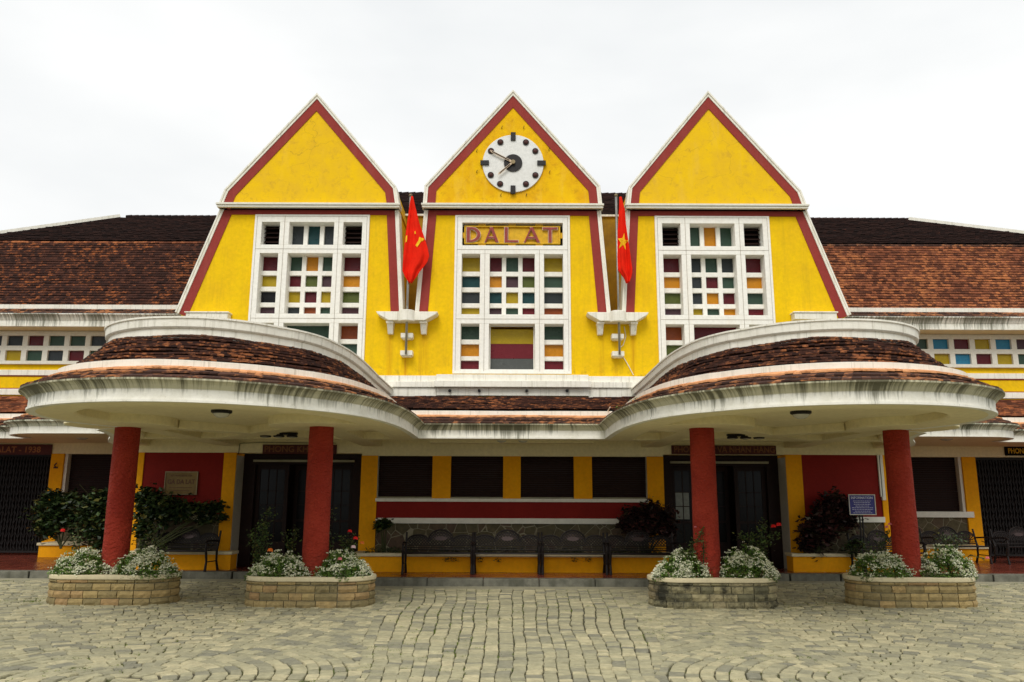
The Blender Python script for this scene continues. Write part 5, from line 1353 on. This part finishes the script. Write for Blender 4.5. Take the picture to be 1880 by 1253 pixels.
for x,y,rx,ry,h,l in MD: mound(x,y,rx,ry,h,l)
def bush(name,base,stems,leafm,label,cat,lsize=.06,per=60,spread=.10,flowers=(),grp=None,fname='rose_bloom'):
    # stems: list of polylines of px points (x,y) at depth Y=base.y, each with a leafy upper run
    t=thing(name,label,cat,base,grp); st=MB(); fo=MB()
    for (pts,dens,sp) in stems:
        P=[base]+[Vector(p) for p in pts]; st.tube(P,[.012]+[.008]*(len(P)-2)+[.004] if len(P)>2 else .008,6)
        tot=0
        for i in range(1,len(P)):
            n_=int(per*dens*(P[i]-P[i-1]).length/.3)
            for k in range(n_):
                f_=random.random(); c=P[i-1].lerp(P[i],f_); r_=sp*(.35+.65*(i/len(P)))
                c=c+Vector((random.gauss(0,r_),random.gauss(0,r_*.8),random.gauss(0,r_*.7)))
                if i==1 and f_<.3: continue
                leaf(fo,c,lsize,0,random.random(),.2,.6)
    st.build('stem',M['stem'],t); fo.build('foliage',M[leafm],t)
    for (p,r_,m_) in flowers:
        s=MB(); rose(s,Vector(p),r_,0); s.build(fname,M[m_],t)
    return t
def W3(px,py,Y): p=at(px,py,Y); return (p.x,p.y,p.z)
Yb=13.95
def bs(bx,by,Y,*tips): return Vector((at(bx,by,Y).x,Y,.42))
bush('rose_bush',bs(150,1030,14.1),[([W3(140,1005,14.1),W3(128,985,14.1)],.6,.07),([W3(145,990,14.1),W3(139,960,14.1)],.4,.05)],'leaf_mid','rose bush with one red bloom at the far left planter','rose bush',.06,60,flowers=[(W3(115,975,14.1),.055,'petal_red')],grp='rose bushes in the planters')
bush('rose_bush',bs(275,1030,14.1),[([W3(262,1000,14.1),W3(255,985,14.1)],.8,.09),([W3(300,1000,14.1),W3(312,985,14.1)],.7,.08),([W3(282,990,14.1),W3(285,962,14.1)],.8,.09)],'leaf_mid','leafy rose bush without blooms right of the outer left column','rose bush',.06,60,grp='rose bushes in the planters')
bush('rose_bush',bs(478,1035,13.9),[([W3(478,1000,13.9),W3(486,960,13.9),W3(496,938,13.9)],1.3,.075),([W3(468,1000,13.9),W3(466,975,13.9)],1.2,.08),([W3(492,1000,13.9),W3(478,965,13.9)],1.1,.08)],'leaf_mid','tall rose bush with an orange bloom left of the inner left column','rose bush',.055,70,flowers=[(W3(496,1011,13.5),.06,'petal_orange')],grp='rose bushes in the planters')
bush('rose_bush',bs(540,1035,14.0),[([W3(537,1000,14.0),W3(545,970,14.0)],1.0,.06),([W3(528,995,14.0),W3(524,975,14.0)],.8,.05)],'leaf_mid','small rose bush touching the left side of the inner left column','rose bush',.055,60,grp='rose bushes in the planters')
bush('rose_bush',bs(608,1035,13.95),[([W3(604,990,13.95),W3(603,950,13.95),W3(612,940,13.95)],.7,.055)],'leaf_mid','thin tall rose stem just right of the inner left column','rose bush',.055,60,grp='rose bushes in the planters')
bush('rose_bush',bs(640,1035,13.9),[([W3(632,1005,13.9),W3(625,985,13.9)],1.2,.07),([W3(645,1000,13.9),W3(652,985,13.9)],1.2,.07),([W3(640,1005,13.9),W3(638,990,13.9)],1.2,.08)],'leaf_mid','bushy rose with red and pink blooms at the right end of its planter','rose bush',.055,70,flowers=[(W3(642,976,13.85),.05,'petal_red'),(W3(652.5,989,13.8),.055,'petal_red'),(W3(664.5,997.5,13.8),.05,'petal_orange'),(W3(648.5,1005,13.6),.055,'petal_pale'),(W3(624,1027,13.4),.05,'petal_pink')],grp='rose bushes in the planters')
bush('rose_bush',bs(1290,1035,13.5),[([W3(1268,1005,13.5),W3(1285,985,13.5),W3(1291,968,13.5)],.9,.06),([W3(1255,1015,13.5),W3(1248,1005,13.5)],.8,.06),([W3(1292,1005,13.5),W3(1290,985,13.5)],.7,.06)],'leaf_mid','rose bush leaning left of the inner right column with a small pink bud','rose bush',.055,60,flowers=[(W3(1277,968,13.5),.028,'petal_pink')],grp='rose bushes in the planters')
bush('rose_bush',bs(1390,1035,13.9),[([W3(1385,1000,13.9),W3(1362,985,13.9),W3(1352,988,13.9)],1.2,.07),([W3(1395,1000,13.9),W3(1400,970,13.9),W3(1405,960,13.9)],1.2,.075),([W3(1405,1000,13.9),W3(1424,980,13.9)],1.2,.08),([W3(1375,1000,13.9),W3(1380,975,13.9)],1.0,.08)],'leaf_mid','spreading rose bush with two red blooms right of the inner right column','rose bush',.058,70,flowers=[(W3(1420,967,13.9),.058,'petal_red'),(W3(1430,964,13.9),.06,'petal_red')],grp='rose bushes in the planters')
bush('rose_bush',bs(1600,1030,14.1),[([W3(1590,1010,14.1),W3(1583,995,14.1)],1.0,.09),([W3(1615,1000,14.1),W3(1620,980,14.1)],.9,.08),([W3(1627,990,14.1),W3(1631,972,14.1)],.6,.05)],'leaf_mid','rose bush with two pink blooms left of the outer right column','rose bush',.055,60,flowers=[(W3(1634,963,13.9),.045,'petal_pink'),(W3(1628,968,13.9),.04,'petal_pink')],grp='rose bushes in the planters')
bush('rose_bush',bs(1740,1030,14.1),[([W3(1735,1000,14.1),W3(1725,980,14.1)],1.2,.1),([W3(1755,1000,14.1),W3(1765,985,14.1)],1.1,.09),([W3(1745,995,14.1),W3(1752,978,14.1)],1.0,.08),([W3(1780,1020,13.9),W3(1808,1026,13.9)],.3,.03)],'leaf_mid','rose bush trailing a pink bloom at the right end of the last planter','rose bush',.055,60,flowers=[(W3(1813,1025,13.9),.045,'petal_pink')],grp='rose bushes in the planters')
# shrubs in the wall boxes: blobs of leaves on branches
def shrub(name,blobs,Y,base_px,leafm,label,cat,ls=.11,n=420,zb=.45,extra=()):
    b=at(base_px[0],base_px[1],Y); base=Vector((b.x,Y,zb)); t=thing(name,label,cat,base); st=MB(); fo=MB()
    for (px,py,rx,rz) in blobs:
        c=at(px,py,Y); k=Y/FPX; RX,RZ=rx*k,rz*k
        st.tube([base+Vector((random.gauss(0,.05),0,0)),base.lerp(c,.55)+Vector((0,0,.05)),c],[.022,.016,.008],6)
        for q in range(7):
            e=Vector((random.gauss(0,.6)*RX,random.gauss(0,.5)*RX*.7,random.gauss(0,.6)*RZ)); st.tube([c,c+e],.006,5)
        for i in range(int(n*rx*rz/900)):
            d=Vector((random.gauss(0,1),random.gauss(0,1),random.gauss(0,1))).normalized(); f_=random.uniform(.1,1)**.5*(1.08+.75*noise.noise(Vector((d.x*2.4+px,d.y*2.4,d.z*2.4+py))))+(random.random()**6)*.6
            p=c+Vector((d.x*RX*f_,d.y*RX*.75*f_,d.z*RZ*f_)); 
            if p.y>YW-.06 and Y<YW: p.y=YW-.06-random.random()*.1
            leaf(fo,p,ls,0,random.random(),-.2,.65)
    for (pts) in extra: st.tube([Vector(W3(px,py,Y)) for px,py in pts],.01,6)
    st.build('stem',M['stem'],t); fo.build('foliage',M[leafm],t); return t
shrub('hibiscus_shrub',[(100,945,34,30),(98,915,20,14),(125,925,24,20),(150,955,26,28),(85,965,18,22)],20.6,(115,1000),'leaf_dark','dark leafy shrub climbing in front of the far left window and pillar','shrub',.15,900)
shrub('hibiscus_shrub',[(182,930,34,24),(185,960,36,28),(195,990,30,22),(215,915,22,14)],19.6,(190,1010),'leaf_dark','dark green shrub directly left of the outer left column','shrub',.14,900)
shrub('hibiscus_shrub',[(268,915,26,18),(290,935,34,26),(262,965,16,24),(320,938,30,18),(350,935,24,13),(385,935,22,10),(402,930,12,9),(408,950,10,7),(380,955,16,7)],18.3,(258,1005),'leaf_dark','wide dark green shrub growing across the red wall under the plaque','shrub',.13,1000)
shrub('small_tree',[(703,962,13,9),(698,966,10,7),(711,962,8,6)],18.4,(704,1015),'leaf_dark','small thin stemmed plant at the left end of the centre stone wall','plant',.10,1500)
shrub('coleus_shrub',[(1165,950,22,18),(1195,940,24,16),(1215,955,22,20),(1180,968,30,16),(1150,962,14,12),(1225,975,16,14)],18.35,(1190,1015),'leaf_red','dark maroon shrub behind the rightmost centre bench','shrub',.13,1100)
shrub('coleus_shrub',[(1535,925,24,18),(1520,942,26,22),(1550,955,22,18),(1565,925,16,10),(1495,985,24,26),(1480,1000,12,12),(1512,970,22,20)],18.45,(1500,1012),'leaf_red','tall maroon leaved shrub beside the blue information board','shrub',.14,1100)
shrub('white_flower_bush',[(1565,1005,14,10),(1578,998,10,8)],18.2,(1570,1015),'leaf_dark','low green bush at the foot of the information board','plant',.07,1500)
# low ground cover trailing in the centre box
gc=MB()
for i in range(2600):
    x=random.uniform(at(650,1020,18).x+.2,at(1236,1020,18).x-.2); 
    if noise.noise(Vector((x*1.3,2,0)))<-.12: continue
    y=BXF+random.uniform(-.0,.55); z=FLOOR+.36+random.random()*.13
    if y<BXF+.12: z=FLOOR+.40+random.random()*.03 if noise.noise(Vector((x*3,5,0)))>.15 else None
    if z is None: continue
    leaf(gc,Vector((x,y,z)),.06,0,random.random(),.5,.5)
for px in (822,834,880,915,1055,1080): 
    for k in range(40):
        p=at(px+random.gauss(0,4),1024+random.random()*8,BXF-.08); leaf(gc,p,.045,0,random.random(),-.5,.5)
tag(gc.build('ground_cover',M['leaf_dark']),kind='stuff')
